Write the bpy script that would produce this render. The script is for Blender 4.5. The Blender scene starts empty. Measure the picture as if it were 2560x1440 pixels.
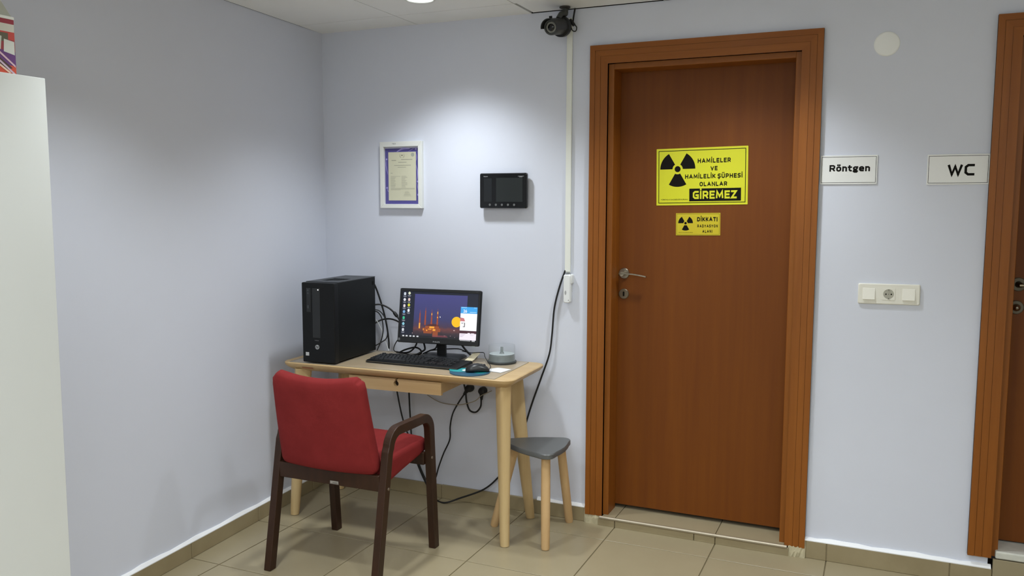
import bpy, bmesh, math, random
from mathutils import Vector, Matrix
random.seed(7)
R2 = math.radians
SC = bpy.context.scene
COL = SC.collection

# ------------------------------------------------------------------ camera
CAM = Vector((2.63574, -3.57730, 1.45841))
YAW, PITCH, ROLL, FPX = -0.41647, -0.09969, 0.00259, 2095.5
_F = Vector((math.sin(YAW)*math.cos(PITCH), math.cos(YAW)*math.cos(PITCH), math.sin(PITCH)))
_R = Vector((math.cos(YAW), -math.sin(YAW), 0)); _U = _R.cross(_F)
_r = math.cos(ROLL)*_R + math.sin(ROLL)*_U; _u = -math.sin(ROLL)*_R + math.cos(ROLL)*_U
cd = bpy.data.cameras.new('camera'); cam = bpy.data.objects.new('camera', cd); COL.objects.link(cam)
cam.matrix_world = Matrix(((_r.x, _u.x, -_F.x, CAM.x), (_r.y, _u.y, -_F.y, CAM.y), (_r.z, _u.z, -_F.z, CAM.z), (0, 0, 0, 1)))
cd.sensor_width = 36; cd.sensor_fit = 'HORIZONTAL'; cd.lens = FPX*36/2560; cd.clip_start = .02
SC.camera = cam
# ------------------------------------------------------------------ world, exposure, lamp grid
wd = bpy.data.worlds.new('world'); SC.world = wd; wd.use_nodes = True
wd.node_tree.nodes['Background'].inputs[0].default_value = (.5, .5, .5, 1)
wd.node_tree.nodes['Background'].inputs[1].default_value = .02
EXPO = 0.08
SC.view_settings.view_transform = 'Standard'; SC.view_settings.look = 'None'
SC.view_settings.exposure = EXPO; SC.view_settings.gamma = 1; SC.view_settings.use_curve_mapping = False
LAMP_W = 45.0; LAMP_COL = (.945, 1.0, 1.04); LAMP_SPREAD = R2(122)
LAMPS = [(.83, -.45), (2.03, -.45), (.83, -1.65), (2.03, -1.65), (3.23, -1.65), (.83, -2.85), (2.03, -2.85)]     # round downlights; the last pair is unseen, added for ambient fill
FILL_PANELS = [(1.448, -3.5), (3.248, -3.5), (1.448, -4.7), (3.248, -4.7)]; FILL_W = 8.5       # unseen square panels added behind the camera as soft fill
H = 2.312                      # ceiling height
TH = 0.0658                    # the left wall leaves the corner this far off square

# ------------------------------------------------------------------ helpers: colours and materials
def lin(c): 
    return tuple(((v/255)/12.92 if v/255 <= .04045 else ((v/255+.055)/1.055)**2.4) for v in c)
MATS = {}
def mat(name, rgb, rough=.5, metal=0, var=0, vscale=(8, 8, 8), rgb2=None, bump=0, bscale=60, spec=.5, coat=0):
    if name in MATS: return MATS[name]
    m = bpy.data.materials.new(name); m.use_nodes = True; nt = m.node_tree; b = nt.nodes['Principled BSDF']
    c = lin(rgb); b.inputs['Base Color'].default_value = (*c, 1)
    b.inputs['Roughness'].default_value = rough; b.inputs['Metallic'].default_value = metal
    b.inputs['Specular IOR Level'].default_value = spec; b.inputs['Coat Weight'].default_value = coat
    if var or rgb2 or bump:
        tc = nt.nodes.new('ShaderNodeTexCoord'); mp = nt.nodes.new('ShaderNodeMapping'); mp.inputs['Scale'].default_value = vscale
        nt.links.new(tc.outputs['Object'], mp.inputs['Vector'])
    if var or rgb2:
        n = nt.nodes.new('ShaderNodeTexNoise'); n.inputs['Scale'].default_value = 1; n.inputs['Detail'].default_value = 6
        n.inputs['Roughness'].default_value = .6
        nt.links.new(mp.outputs[0], n.inputs['Vector'])
        rp = nt.nodes.new('ShaderNodeValToRGB'); rp.color_ramp.elements[0].position = .3; rp.color_ramp.elements[1].position = .7
        c2 = lin(rgb2) if rgb2 else tuple(v*(1-var) for v in c)
        rp.color_ramp.elements[0].color = (*c2, 1); rp.color_ramp.elements[1].color = (*c, 1)
        nt.links.new(n.outputs['Fac'], rp.inputs['Fac']); nt.links.new(rp.outputs['Color'], b.inputs['Base Color'])
    if bump:
        n2 = nt.nodes.new('ShaderNodeTexNoise'); n2.inputs['Scale'].default_value = bscale; n2.inputs['Detail'].default_value = 4
        nt.links.new(tc.outputs['Object'], n2.inputs['Vector'])
        bp = nt.nodes.new('ShaderNodeBump'); bp.inputs['Strength'].default_value = bump; bp.inputs['Distance'].default_value = .002
        nt.links.new(n2.outputs['Fac'], bp.inputs['Height']); nt.links.new(bp.outputs[0], b.inputs['Normal'])
    MATS[name] = m; return m
def glow(name, rgb, k=1.0):
    if name in MATS: return MATS[name]
    m = bpy.data.materials.new(name); m.use_nodes = True; b = m.node_tree.nodes['Principled BSDF']
    b.inputs['Base Color'].default_value = (.01, .01, .01, 1); b.inputs['Roughness'].default_value = .35
    b.inputs['Emission Color'].default_value = (*lin(rgb), 1); b.inputs['Emission Strength'].default_value = k*2**(-EXPO)
    MATS[name] = m; return m
def clear(name, tint=(1, 1, 1), haze=.03, rough=.08, ior=1.45):
    if name in MATS: return MATS[name]
    m = bpy.data.materials.new(name); m.use_nodes = True; nt = m.node_tree; nt.nodes.remove(nt.nodes['Principled BSDF'])
    o = nt.nodes['Material Output']; t = nt.nodes.new('ShaderNodeBsdfTransparent'); t.inputs[0].default_value = (*tint, 1)
    g = nt.nodes.new('ShaderNodeBsdfGlossy'); g.inputs['Roughness'].default_value = rough
    d = nt.nodes.new('ShaderNodeBsdfDiffuse'); d.inputs[0].default_value = (.8, .82, .82, 1)
    lw = nt.nodes.new('ShaderNodeLayerWeight'); lw.inputs[0].default_value = .5
    pw = nt.nodes.new('ShaderNodeMath'); pw.operation = 'POWER'; pw.inputs[1].default_value = 5; nt.links.new(lw.outputs['Facing'], pw.inputs[0])
    f = nt.nodes.new('ShaderNodeMath'); f.operation = 'MULTIPLY_ADD'; f0 = ((ior-1)/(ior+1))**2; f.inputs[1].default_value = .9-f0; f.inputs[2].default_value = f0
    nt.links.new(pw.outputs[0], f.inputs[0])
    a = nt.nodes.new('ShaderNodeMixShader'); a.inputs[0].default_value = haze
    nt.links.new(t.outputs[0], a.inputs[1]); nt.links.new(d.outputs[0], a.inputs[2])
    c = nt.nodes.new('ShaderNodeMixShader'); nt.links.new(f.outputs[0], c.inputs[0]); nt.links.new(a.outputs[0], c.inputs[1]); nt.links.new(g.outputs[0], c.inputs[2])
    nt.links.new(c.outputs[0], o.inputs['Surface']); MATS[name] = m; return m

# ------------------------------------------------------------------ helpers: meshes
class MB:
    def __init__(s): s.v = []; s.f = []; s.sm = False
    def add(s, vs, fs):
        o = len(s.v); s.v += [tuple(v) for v in vs]; s.f += [tuple(i+o for i in f) for f in fs]; return s
    def box(s, a, b):
        x0, y0, z0 = a; x1, y1, z1 = b
        return s.add([(x0,y0,z0),(x1,y0,z0),(x1,y1,z0),(x0,y1,z0),(x0,y0,z1),(x1,y0,z1),(x1,y1,z1),(x0,y1,z1)],
                     [(0,3,2,1),(4,5,6,7),(0,1,5,4),(1,2,6,5),(2,3,7,6),(3,0,4,7)])
    def rings(s, rs, caps=True):            # loft between equal-length rings
        n = len(rs[0]); vs = [p for r in rs for p in r]; fs = []
        for i in range(len(rs)-1):
            for j in range(n):
                k = (j+1) % n; fs.append((i*n+j, i*n+k, (i+1)*n+k, (i+1)*n+j))
        if caps: fs.append(tuple(range(n-1, -1, -1))); fs.append(tuple(range((len(rs)-1)*n, len(rs)*n)))
        return s.add(vs, fs)
    def prism(s, poly, a, b, ax='z'):       # 2-D outline extruded along an axis
        def P(p, t):
            return {'z': (p[0], p[1], t), 'y': (p[0], t, p[1]), 'x': (t, p[0], p[1])}[ax]
        return s.rings([[P(p, a) for p in poly], [P(p, b) for p in poly]])
    def lathe(s, prof, n=32, at=(0, 0, 0), M=None):
        rs = []
        for r, z in prof:
            ring = [Vector((r*math.cos(2*math.pi*i/n), r*math.sin(2*math.pi*i/n), z)) for i in range(n)]
            rs.append([((M @ p) if M else p) + Vector(at) for p in ring])
        return s.rings(rs)
    def tube(s, pts, r, n=10, closed=False):
        pts = [Vector(p) for p in pts]; rs = []; up = None
        for i, p in enumerate(pts):
            t = (pts[min(i+1, len(pts)-1)] - pts[max(i-1, 0)]).normalized()
            if up is None: up = t.orthogonal().normalized()
            up = (up - t*up.dot(t)).normalized(); w = t.cross(up)
            rr = r[i] if isinstance(r, (list, tuple)) else r
            rs.append([p + rr*(math.cos(2*math.pi*k/n)*up + math.sin(2*math.pi*k/n)*w) for k in range(n)])
        return s.rings(rs)
    def xf(s, M):
        s.v = [tuple(M @ Vector(v)) for v in s.v]; return s
def rrect(x0, y0, x1, y1, r, n=5):
    out = []
    for cx, cy, a in ((x1-r, y1-r, 0), (x0+r, y1-r, 90), (x0+r, y0+r, 180), (x1-r, y0+r, 270)):
        for i in range(n+1):
            t = R2(a + 90*i/n); out.append((cx + r*math.cos(t), cy + r*math.sin(t)))
    return out
def circ(x, y, r, n=24): return [(x + r*math.cos(2*math.pi*i/n), y + r*math.sin(2*math.pi*i/n)) for i in range(n)]
def smooth_path(pts, k=8):
    P = [Vector(p) for p in pts]; P = [2*P[0]-P[1]] + P + [2*P[-1]-P[-2]]; out = []
    for i in range(1, len(P)-2):
        a, b, c, d = P[i-1:i+3]
        for j in range(k):
            t = j/k
            out.append(.5*((2*b) + (c-a)*t + (2*a-5*b+4*c-d)*t*t + (3*b-a-3*c+d)*t**3))
    out.append(P[-2]); return out
def rbox(hx, hy, hz, r, cuts=8):            # soft cushion box, centred
    bm = bmesh.new(); bmesh.ops.create_cube(bm, size=2)
    bmesh.ops.subdivide_edges(bm, edges=bm.edges[:], cuts=cuts, use_grid_fill=True)
    h = (hx, hy, hz)
    for v in bm.verts:
        # concentrate samples near the rounded rims
        p = [math.copysign(1-(1-abs(c))**1.5, c)*hh for c, hh in zip(v.co, h)]
        q = [max(-(hh-r), min(hh-r, c)) for c, hh in zip(p, h)]; d = Vector(p)-Vector(q)
        v.co = Vector(q) + (d.normalized()*r if d.length > 1e-9 else Vector())
    m = MB(); bm.verts.index_update()
    m.v = [tuple(v.co) for v in bm.verts]; m.f = [tuple(v.index for v in f.verts) for f in bm.faces]; bm.free(); return m
def meshdata(name, mb, bevel=0, seg=2, smooth=False):
    me = bpy.data.meshes.new(name); bm = bmesh.new()
    vs = [bm.verts.new(v) for v in mb.v]
    for f in mb.f:
        try: bm.faces.new([vs[i] for i in f])
        except ValueError: pass
    bmesh.ops.recalc_face_normals(bm, faces=bm.faces[:])
    if bevel: bmesh.ops.bevel(bm, geom=bm.edges[:], offset=bevel, segments=seg, affect='EDGES', profile=.5, clamp_overlap=True)
    if smooth:
        for e in bm.edges:
            if smooth != 'all' and len(e.link_faces) == 2 and e.calc_face_angle(0) > R2(38): e.smooth = False
        for f in bm.faces: f.smooth = True
    bm.to_mesh(me); bm.free(); return me
def obj(name, mb, m, parent=None, bevel=0, seg=2, smooth=False, label=None, loc=None):
    me = mb if isinstance(mb, bpy.types.Mesh) else meshdata(name, mb, bevel, seg, smooth)
    o = bpy.data.objects.new(name, me); COL.objects.link(o)
    if m and not me.materials: me.materials.append(m)
    if parent: o.parent = parent
    if loc: o.location = loc
    if label: o['label'] = label
    return o
def tag(o, label, cat, group=None):
    o['label'] = label; o['category'] = cat
    if group: o['group'] = group
    return o
def thing(name, label, cat, loc=(0, 0, 0), rotz=0, group=None):
    o = bpy.data.objects.new(name, None); COL.objects.link(o); o.location = loc; o.rotation_euler = (0, 0, rotz)
    o.empty_display_size = .05
    return tag(o, label, cat, group)
def struct(o): o['kind'] = 'structure'; return o
def sroot(name, loc=(0, 0, 0), rotz=0):
    o = bpy.data.objects.new(name, None); COL.objects.link(o); o.location = loc; o.rotation_euler = (0, 0, rotz); return struct(o)
def text_mb(s, width=None, height=None, bold=0.0, M=None, depth=.0, shear=0, space=1.0):
    """lettering as flat mesh, centred on the origin, scaled to a width and a capital height"""
    cu = bpy.data.curves.new('lettering', 'FONT'); cu.body = s; cu.size = 1; cu.offset = bold; cu.align_x = 'CENTER'; cu.shear = shear
    cu.space_character = space; cu.resolution_u = 4
    o = bpy.data.objects.new('lettering', cu); COL.objects.link(o)
    me = bpy.data.meshes.new_from_object(o.evaluated_get(bpy.context.evaluated_depsgraph_get()))
    bpy.data.objects.remove(o); bpy.data.curves.remove(cu)
    xs = [v.co.x for v in me.vertices]; ys = [v.co.y for v in me.vertices]
    cx = (min(xs)+max(xs))/2; sx = width/(max(xs)-min(xs)) if width else None
    capy = .73
    sy = height/capy if height else sx
    if sx is None: sx = sy
    b = MB(); b.v = [((v.co.x-cx)*sx, (v.co.y)*sy, 0) for v in me.vertices]; b.f = [tuple(p.vertices) for p in me.polygons]
    bpy.data.meshes.remove(me)
    if M: b.xf(M)
    return b
_c = .20
GL = {   # centre-line strokes in a 1-high box: width, strokes
 'A': (.78, [[(0, 0), (.39, 1), (.78, 0)], [(.13, .30), (.65, .30)]]), 'C': (.62, [[(.62, 1), (_c, 1), (0, 1-_c), (0, _c), (_c, 0), (.62, 0)]]),
 'D': (.68, [[(0, 0), (0, 1), (.46, 1), (.68, .78), (.68, .22), (.46, 0), (0, 0), (0, .1)]]), 'E': (.54, [[(.54, 1), (0, 1), (0, 0), (.54, 0)], [(0, .51), (.48, .51)]]),
 'G': (.66, [[(.64, 1), (_c, 1), (0, 1-_c), (0, _c), (_c, 0), (.66, 0), (.66, .46), (.40, .46)]]), 'H': (.66, [[(0, 0), (0, 1)], [(.66, 0), (.66, 1)], [(0, .51), (.66, .51)]]),
 'I': (.0, [[(0, 0), (0, 1)]]), 'J': (.34, [[(.34, 1), (.34, .16), (.20, 0), (0, 0)]]), 'K': (.62, [[(0, 0), (0, 1)], [(.60, 1), (.20, .51), (.64, 0)], [(0, .51), (.20, .51)]]), 'L': (.50, [[(0, 1), (0, 0), (.50, 0)]]),
 'M': (.86, [[(0, 0), (.06, 1), (.43, .22), (.80, 1), (.86, 0)]]), 'N': (.66, [[(0, 0), (0, 1), (.66, 0), (.66, 1)]]),
 'O': (.68, [[(.34, 0), (_c, 0), (0, _c), (0, 1-_c), (_c, 1), (.68-_c, 1), (.68, 1-_c), (.68, _c), (.68-_c, 0), (.34, 0)]]), 'P': (.60, [[(0, 0), (0, 1), (.44, 1), (.60, .84), (.60, .56), (.44, .40), (0, .40)]]),
 'R': (.62, [[(0, 0), (0, 1), (.46, 1), (.60, .86), (.60, .56), (.46, .42), (0, .42)], [(.34, .42), (.62, 0)]]), 'S': (.58, [[(.56, 1), (.16, 1), (0, .84), (0, .62), (.12, .50), (.46, .50), (.58, .38), (.58, .16), (.42, 0), (0, 0)]]),
 'T': (.60, [[(0, 1), (.60, 1)], [(.30, 1), (.30, 0)]]), 'U': (.66, [[(0, 1), (0, _c), (_c, 0), (.66-_c, 0), (.66, _c), (.66, 1)]]), 'V': (.72, [[(0, 1), (.36, 0), (.72, 1)]]),
 'W': (1.06, [[(0, 1), (.27, 0), (.53, .86), (.79, 0), (1.06, 1)]]), 'Y': (.68, [[(0, 1), (.34, .46), (.68, 1)], [(.34, .46), (.34, 0)]]), 'Z': (.60, [[(0, 1), (.60, 1), (0, 0), (.60, 0)]]),
 '!': (.0, [[(0, .32), (0, 1)], [(0, -.06), (0, .08)]]),
 'n': (.46, [[(0, 0), (0, .70)], [(0, .66), (.32, .70), (.46, .56), (.46, 0)]]), 'o': (.50, [[(.25, 0), (.16, 0), (0, .16), (0, .54), (.16, .70), (.34, .70), (.50, .54), (.50, .16), (.34, 0), (.25, 0)]]),
 't': (.34, [[(.10, .92), (.10, .14), (.22, 0), (.34, 0)], [(-.04, .68), (.34, .68)]]), 'g': (.50, [[(.52, .70), (.16, .70), (0, .56), (0, .38), (.14, .26), (.36, .26), (.46, .38), (.46, .56), (.36, .70)], [(.10, .26), (.04, .10), (.16, .02), (.40, .02), (.50, -.10), (.42, -.26), (.10, -.26), (-.02, -.14), (.10, .02)]]),
 'e': (.50, [[(.46, 0), (.16, 0), (0, .16), (0, .54), (.16, .70), (.36, .70), (.50, .56), (.50, .34), (0, .34)]]) }
def stroke_mb(s, width, height, t=.17, M=None, gap=.22):
    """lettering built from thick strokes, fitted to a width and a capital height"""
    m = MB(); x = 0
    def strip(pl):
        P = [Vector(p) for p in pl]; n = len(P); L = []
        for i in range(n):
            a = (P[i]-P[i-1]).normalized() if i else (P[1]-P[0]).normalized(); b = (P[i+1]-P[i]).normalized() if i < n-1 else a
            na = Vector((-a.y, a.x)); nb = Vector((-b.y, b.x)); mm = (na+nb)
            mm = mm.normalized() if mm.length > 1e-6 else na
            k = (t/2)/max(.42, mm.dot(na)); q = P[i]
            if i == 0: q = q-a*(t*.5 if abs(a.x) < .02 or abs(a.y) < .02 else t*.25)
            if i == n-1: q = q+b*(t*.5 if abs(b.x) < .02 or abs(b.y) < .02 else t*.25)
            L.append((q+mm*k, q-mm*k))
        for (p, q), (r, u) in zip(L[:-1], L[1:]): m.add([(p.x, p.y, len(m.f)*2e-6), (q.x, q.y, len(m.f)*2e-6), (u.x, u.y, len(m.f)*2e-6), (r.x, r.y, len(m.f)*2e-6)], [(0, 1, 2, 3)])
        for p in pl[1:-1]: m.add([(p[0]+t/2*math.cos(a), p[1]+t/2*math.sin(a), len(m.f)*2e-6) for a in [2*math.pi*k/8 for k in range(8)]], [tuple(range(8))])
    for ch in s:
        if ch == ' ': x += .34; continue
        base = {'İ': 'I', 'Ş': 'S', 'Ü': 'U', 'ö': 'o'}.get(ch, ch); w, st = GL[base]; k = 1-t
        for pl in st: strip([(x+t/2+p[0], t/2+p[1]*k) for p in pl])
        cx = x+t/2+w/2
        if ch == 'İ': strip([(cx, 1.13+t*.2), (cx, 1.15+t*.2)])
        if ch == 'Ü': strip([(cx-.18, 1.14+t*.2), (cx-.18, 1.16+t*.2)]); strip([(cx+.18, 1.14+t*.2), (cx+.18, 1.16+t*.2)])
        if ch == 'ö': strip([(cx-.13, .94), (cx-.13, .96)]); strip([(cx+.13, .94), (cx+.13, .96)])
        if ch == 'Ş': strip([(cx, 0), (cx, -.10), (cx-.10, -.18)])
        x += w+t+gap
    tot = x-gap; m.v = [((a-tot/2)*width/tot, b*height, c) for a, b, c in m.v]
    if M: m.xf(M)
    return m
def wallM(x, y, z):                         # local x right, y up, z out of the back wall (towards -y)
    return Matrix(((1, 0, 0, x), (0, 0, -1, y), (0, 1, 0, z), (0, 0, 0, 1)))
def plate(poly, t0, t1): return MB().prism(poly, t0, t1)
def flat(poly, t=0): return MB().add([(p[0], p[1], t) for p in poly], [tuple(range(len(poly)))])
def rect(x0, y0, x1, y1): return [(x0, y0), (x1, y0), (x1, y1), (x0, y1)]

# ------------------------------------------------------------------ materials
PAINT = mat('lavender_wall_paint', (220, 224, 236), .62, var=.03, vscale=(1.3, 1.3, 1.3), bump=.06, bscale=180, spec=.3)
WHITEP = mat('white_paint', (246, 247, 248), .55)
CEILM = mat('ceiling_panel_white', (246, 247, 245), .8, var=.04, vscale=(3, 3, 3), bump=.1, bscale=300)
DARKGAP = mat('dark_void', (18, 18, 16), .9)
TILE = mat('beige_ceramic_tile', (163, 151, 122), .34, rgb2=(155, 143, 114), vscale=(2.2, 2.2, 2.2), bump=.02, bscale=40)
TILEB = mat('beige_skirting_tile', (160, 146, 114), .42, rgb2=(146, 132, 100), vscale=(5, 5, 5))
GROUT = mat('brown_grout', (122, 110, 82), .9)
MORTAR = mat('cream_mortar', (192, 182, 150), .9, var=.15, vscale=(40, 40, 40), bump=.6, bscale=90)
WOODC = mat('casing_wood', (150, 88, 28), .42, rgb2=(134, 76, 22), vscale=(38, 38, 1.6), coat=.0, spec=.3)
WOODL = mat('door_leaf_wood', (120, 65, 8), .5, rgb2=(109, 56, 6), vscale=(26, 26, 1.1), coat=.0, spec=.28)
WOODCH = mat('casing_wood_level', (150, 88, 28), .42, rgb2=(134, 76, 22), vscale=(1.6, 38, 38), coat=.0, spec=.3)
CHROME = mat('brushed_nickel', (150, 142, 126), .30, 1)
ALU = mat('satin_aluminium', (178, 168, 148), .48, .75)
BLACKP = mat('black_plastic', (17, 19, 20), .45, spec=.28)
BLACKM = mat('black_metal_case', (14, 17, 17), .5, var=.1, spec=.22)
BLACKG = mat('black_gloss', (14, 15, 17), .15)
CABLE = mat('black_cable_sheath', (16, 16, 17), .5)
BIRCH = mat('light_ash_wood', (206, 178, 130), .45, rgb2=(192, 160, 112), vscale=(1.6, 24, 24))
BIRCHV = mat('light_ash_wood_upright', (208, 182, 134), .45, rgb2=(196, 166, 116), vscale=(24, 24, 1.6))
WALNUT = mat('dark_brown_stained_beech', (58, 34, 20), .42, rgb2=(44, 26, 14), vscale=(30, 30, 3), coat=.05, spec=.35)
RED = mat('red_upholstery', (134, 43, 43), .85, rgb2=(122, 37, 37), vscale=(9, 9, 9), bump=.25, bscale=700, spec=.15)
WHITEPL = mat('white_plastic', (226, 228, 220), .42)
GREYPL = mat('grey_stool_lacquer', (92, 94, 94), .35)
WHITECAB = mat('white_cabinet_board', (212, 215, 212), .5)
BLACKINK = mat('black_ink', (18, 16, 12), .7, spec=.15)
YEL = mat('yellow_sign_film', (216, 216, 22), .4)
YEL2 = mat('ochre_yellow_sign_film', (204, 186, 18), .4)
SIGNW = mat('white_sign_board', (240, 241, 239), .5)

# ------------------------------------------------------------------ setting: floor
fl = struct(obj('floor', MB().box((-.2, -5.2, -.06), (5.4, .3, -.004)), GROUT))
gx0, gy0, sx, sy, g = .2267, -1.0634, .45, .44, .0022
xs_ = [gx0 + k*sx for k in range(-1, 13)]
ys_ = [gy0 + m*sy for m in range(-10, 3)] + [-.003 + 0]
tile_cache = {}
def tile_mesh(w, d):
    k = (round(w, 4), round(d, 4))
    if k not in tile_cache:
        b = MB().rings([[(p[0], p[1], -.006) for p in rect(g, g, w-g, d-g)], [(p[0], p[1], -.001) for p in rect(g, g, w-g, d-g)],
                        [(p[0], p[1], 0) for p in rect(g+.0012, g+.0012, w-g-.0012, d-g-.0012)]])
        tile_cache[k] = meshdata('floor_tile', b); tile_cache[k].materials.append(TILE)
    return tile_cache[k]
for i in range(len(xs_)-1):
    for j in range(len(ys_)-1):
        x0, x1, y0, y1 = xs_[i], xs_[i+1], ys_[j], ys_[j+1]
        if i == 0:                              # cut column along the slanting left wall
            l0, l1 = -y0*math.tan(TH)+.002, -y1*math.tan(TH)+.002
            if max(l0, l1) > x1-.01: 
                if min(l0, l1) > x1-.01: continue
                l0 = min(l0, x1-.01); l1 = min(l1, x1-.01)
            obj('floor_tile', MB().rings([[(l0, y0+g, -.006), (x1-g, y0+g, -.006), (x1-g, y1-g, -.006), (l1, y1-g, -.006)],
                                          [(l0, y0+g, 0), (x1-g, y0+g, 0), (x1-g, y1-g, 0), (l1, y1-g, 0)]]), TILE, fl)
        else:
            if -y0*math.tan(TH) > x0:
                l0, l1 = max(x0+g, -y0*math.tan(TH)+.002), max(x0+g, -y1*math.tan(TH)+.002)
                obj('floor_tile', MB().rings([[(l0, y0+g, -.006), (x1-g, y0+g, -.006), (x1-g, y1-g, -.006), (l1, y1-g, -.006)],
                                              [(l0, y0+g, 0), (x1-g, y0+g, 0), (x1-g, y1-g, 0), (l1, y1-g, 0)]]), TILE, fl)
            else:
                obj('floor_tile', tile_mesh(x1-x0, y1-y0), TILE, fl, loc=(x0, y0, 0))

# ------------------------------------------------------------------ setting: walls
D1 = (1.500, 2.322, 2.075); D2 = (3.055, 3.905, 2.075)   # door openings x0, x1, top
WT = .24
wb = MB()
wb.box((-.25, 0, 0), (D1[0], WT, H)).box((D1[0], 0, D1[2]), (D1[1], WT, H)).box((D1[1], 0, 0), (D2[0], WT, H))
wb.box((D2[0], 0, D2[2]), (D2[1], WT, H)).box((D2[1], 0, 0), (5.4, WT, H))
struct(obj('wall_back', wb, PAINT))
wl = MB().box((-.2, -5.3, 0), (0, 0, H)); wl.v = [(x*math.cos(TH)-y*math.sin(TH), x*math.sin(TH)+y*math.cos(TH), z) for x, y, z in wl.v]
struct(obj('wall_left', wl, PAINT))
struct(obj('wall_right', MB().box((5.2, -5.2, 0), (5.4, 0, H)), WHITEP))
struct(obj('wall_front', MB().box((.36, -5.2, 0), (5.2, -5.0, H)), WHITEP))

# ------------------------------------------------------------------ setting: ceiling of laid-in panels with open joints
ce = struct(obj('ceiling', MB().box((-.1, -5.2, H+.05), (5.4, .3, H+.08)), DARKGAP))
cx_ = [-.05, .555, 1.148] + [1.148+.6*k for k in range(1, 8)]
cy_ = [0.0, -.20] + [-.20-.6*k for k in range(1, 9)]
for i in range(len(cx_)-1):
    for j in range(len(cy_)-1):
        x0, x1, y1, y0 = cx_[i], cx_[i+1], cy_[j], cy_[j+1]
        gl = .0020; gr = .0020; gt = .0018; gb = .0018; dz = 0
        if i == 2 and j == 0: gl = .009; gt = .008; dz = .002      # the loose panel above the camera
        if i == 3 and j == 0: gt = .006
        if j == 0 and i in (0, 1): gt = -.004
        if i == 0:
            a0, a1 = max(x0, -y0*math.tan(TH)+.003), max(x0, -y1*math.tan(TH)+.003)
            if j == 0: a1 -= .004
        elif -y0*math.tan(TH) > x0:
            a0, a1 = max(x0+gl, -y0*math.tan(TH)+.003), max(x0+gl, -y1*math.tan(TH)+.003)
        else: a0 = a1 = x0+gl
        if a0 >= x1-.01: continue
        q = [(a0, y0+gb), (x1-gr, y0+gb), (x1-gr, y1-gt), (a1, y1-gt)]
        obj('ceiling_panel', MB().prism(q, H+dz, H+.014+dz), CEILM, ce)

# ------------------------------------------------------------------ setting: skirting tiles, each piece its own
def skirting(root, cuts, h, t, M, caulk):
    for a, b in zip(cuts[:-1], cuts[1:]):
        hh = h + random.uniform(-.0015, .0015)
        bb = MB().box((a+.0015, -t, 0), (b-.0015, -.0005, hh)); bb.xf(M); obj('skirting_tile', bb, TILEB, root, bevel=.002, seg=1)
    for a, b in caulk:
        n = max(2, int((b-a)/.05)); rs = []
        for i in range(n+1):
            x = a+(b-a)*i/n; w = .011 + .0025*math.sin(x*23)+.0015*math.sin(x*61)
            rs.append([(x, -.0003, h-.002), (x, -t-.0004, h-.0025), (x, -t-.0006, h+.001), (x, -.004, h+w), (x, -.0003, h+w)])
        bb = MB().rings(rs); bb.xf(M); obj('white_caulk_bead', bb, WHITEP, root, smooth=True)
    gb = MB().box((cuts[0], -t+.002, 0), (cuts[-1], -.0004, h-.004)); gb.xf(M); obj('grout_bed', gb, GROUT, root)
HB = .068
I4 = Matrix.Identity(4)
bb1 = sroot('baseboard_back'); skirting(bb1, [.018] + [.2267+.45*k for k in range(0, 3)] + [1.428], HB, .013, I4, [(1.19, 1.428)])
bb2 = sroot('baseboard_right'); skirting(bb2, [2.395, 2.4767, 2.9267, 3.07], HB+.008, .016, I4, [(2.385, 3.066)])
ML = Matrix.Rotation(R2(90)+TH, 4, 'Z')       # local x runs along the left wall from the far end towards the corner
Lc = [-(1.0634+.44*k)/math.cos(TH) for k in range(8, -3, -1)]
Lc = [c for c in Lc if c < -.05] + [-.001]
bb3 = sroot('baseboard_left'); skirting(bb3, Lc, HB, .013, ML, [(-3.6, -.014)])

# ------------------------------------------------------------------ setting: doors
def casing_side(x, s, zb, zt, y):             # s=+1: inner side towards +x ; three stepped strips with grooves between
    m = MB()
    for a, b, d in ((0, .0225, 0), (.0240, .0475, .0012), (.0490, .080, .0024)):
        m.prism([(x+s*a, zb), (x+s*b, zb), (x+s*b, zt-b), (x+s*a, zt-a)], y+d, 0.0-.0003, 'y')
    m.prism([(x, zb), (x+s*.08, zb), (x+s*.08, zt-.08), (x, zt)], y+.0045, -.0005, 'y')
    return m
def casing_top(xl, xr, zt, y):
    m = MB()
    for a, b, d in ((0, .0225, 0), (.0240, .0475, .0012), (.0490, .080, .0024)):
        m.prism([(xl+a, zt-a), (xl+b, zt-b), (xr-b, zt-b), (xr-a, zt-a)], y+d, -.0003, 'y')
    m.prism([(xl, zt), (xl+.08, zt-.08), (xr-.08, zt-.08), (xr, zt)], y+.0030, -.0005, 'y')
    return m
def make_door(name, xl, xr, zb, zt, leaf_z0, leaf_y):
    d = sroot(name)
    obj('casing', casing_side(xl, 1, zb, zt, -.02), WOODC, d, label='left upright of the wooden door casing')
    obj('casing', casing_side(xr, -1, zb, zt, -.02), WOODC, d, label='right upright of the wooden door casing')
    obj('casing_head', casing_top(xl, xr, zt, -.02), WOODCH, d)
    il, ir, it = xl+.0795, xr-.0795, zt-.0795
    jw = .024
    obj('jamb', MB().box((il-.006, .006, zb), (il+jw, leaf_y, it)), WOODC, d, bevel=.0015, seg=1)
    obj('jamb', MB().box((ir-jw, .006, zb), (ir+.006, leaf_y, it)), WOODC, d, bevel=.0015, seg=1)
    obj('jamb_head', MB().box((il+jw-.001, .006, it-jw), (ir-jw+.001, leaf_y, it+.006)), WOODCH, d, bevel=.0015, seg=1)
    lf = obj('door_leaf', MB().box((il+.008, leaf_y+.001, leaf_z0), (ir-.008, leaf_y+.041, it-.008)), WOODL, d, bevel=.001, seg=1)
    return d, lf
d1, leaf1 = make_door('door_1', 1.432, 2.391, .040, 2.146, .060, .115)
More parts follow.
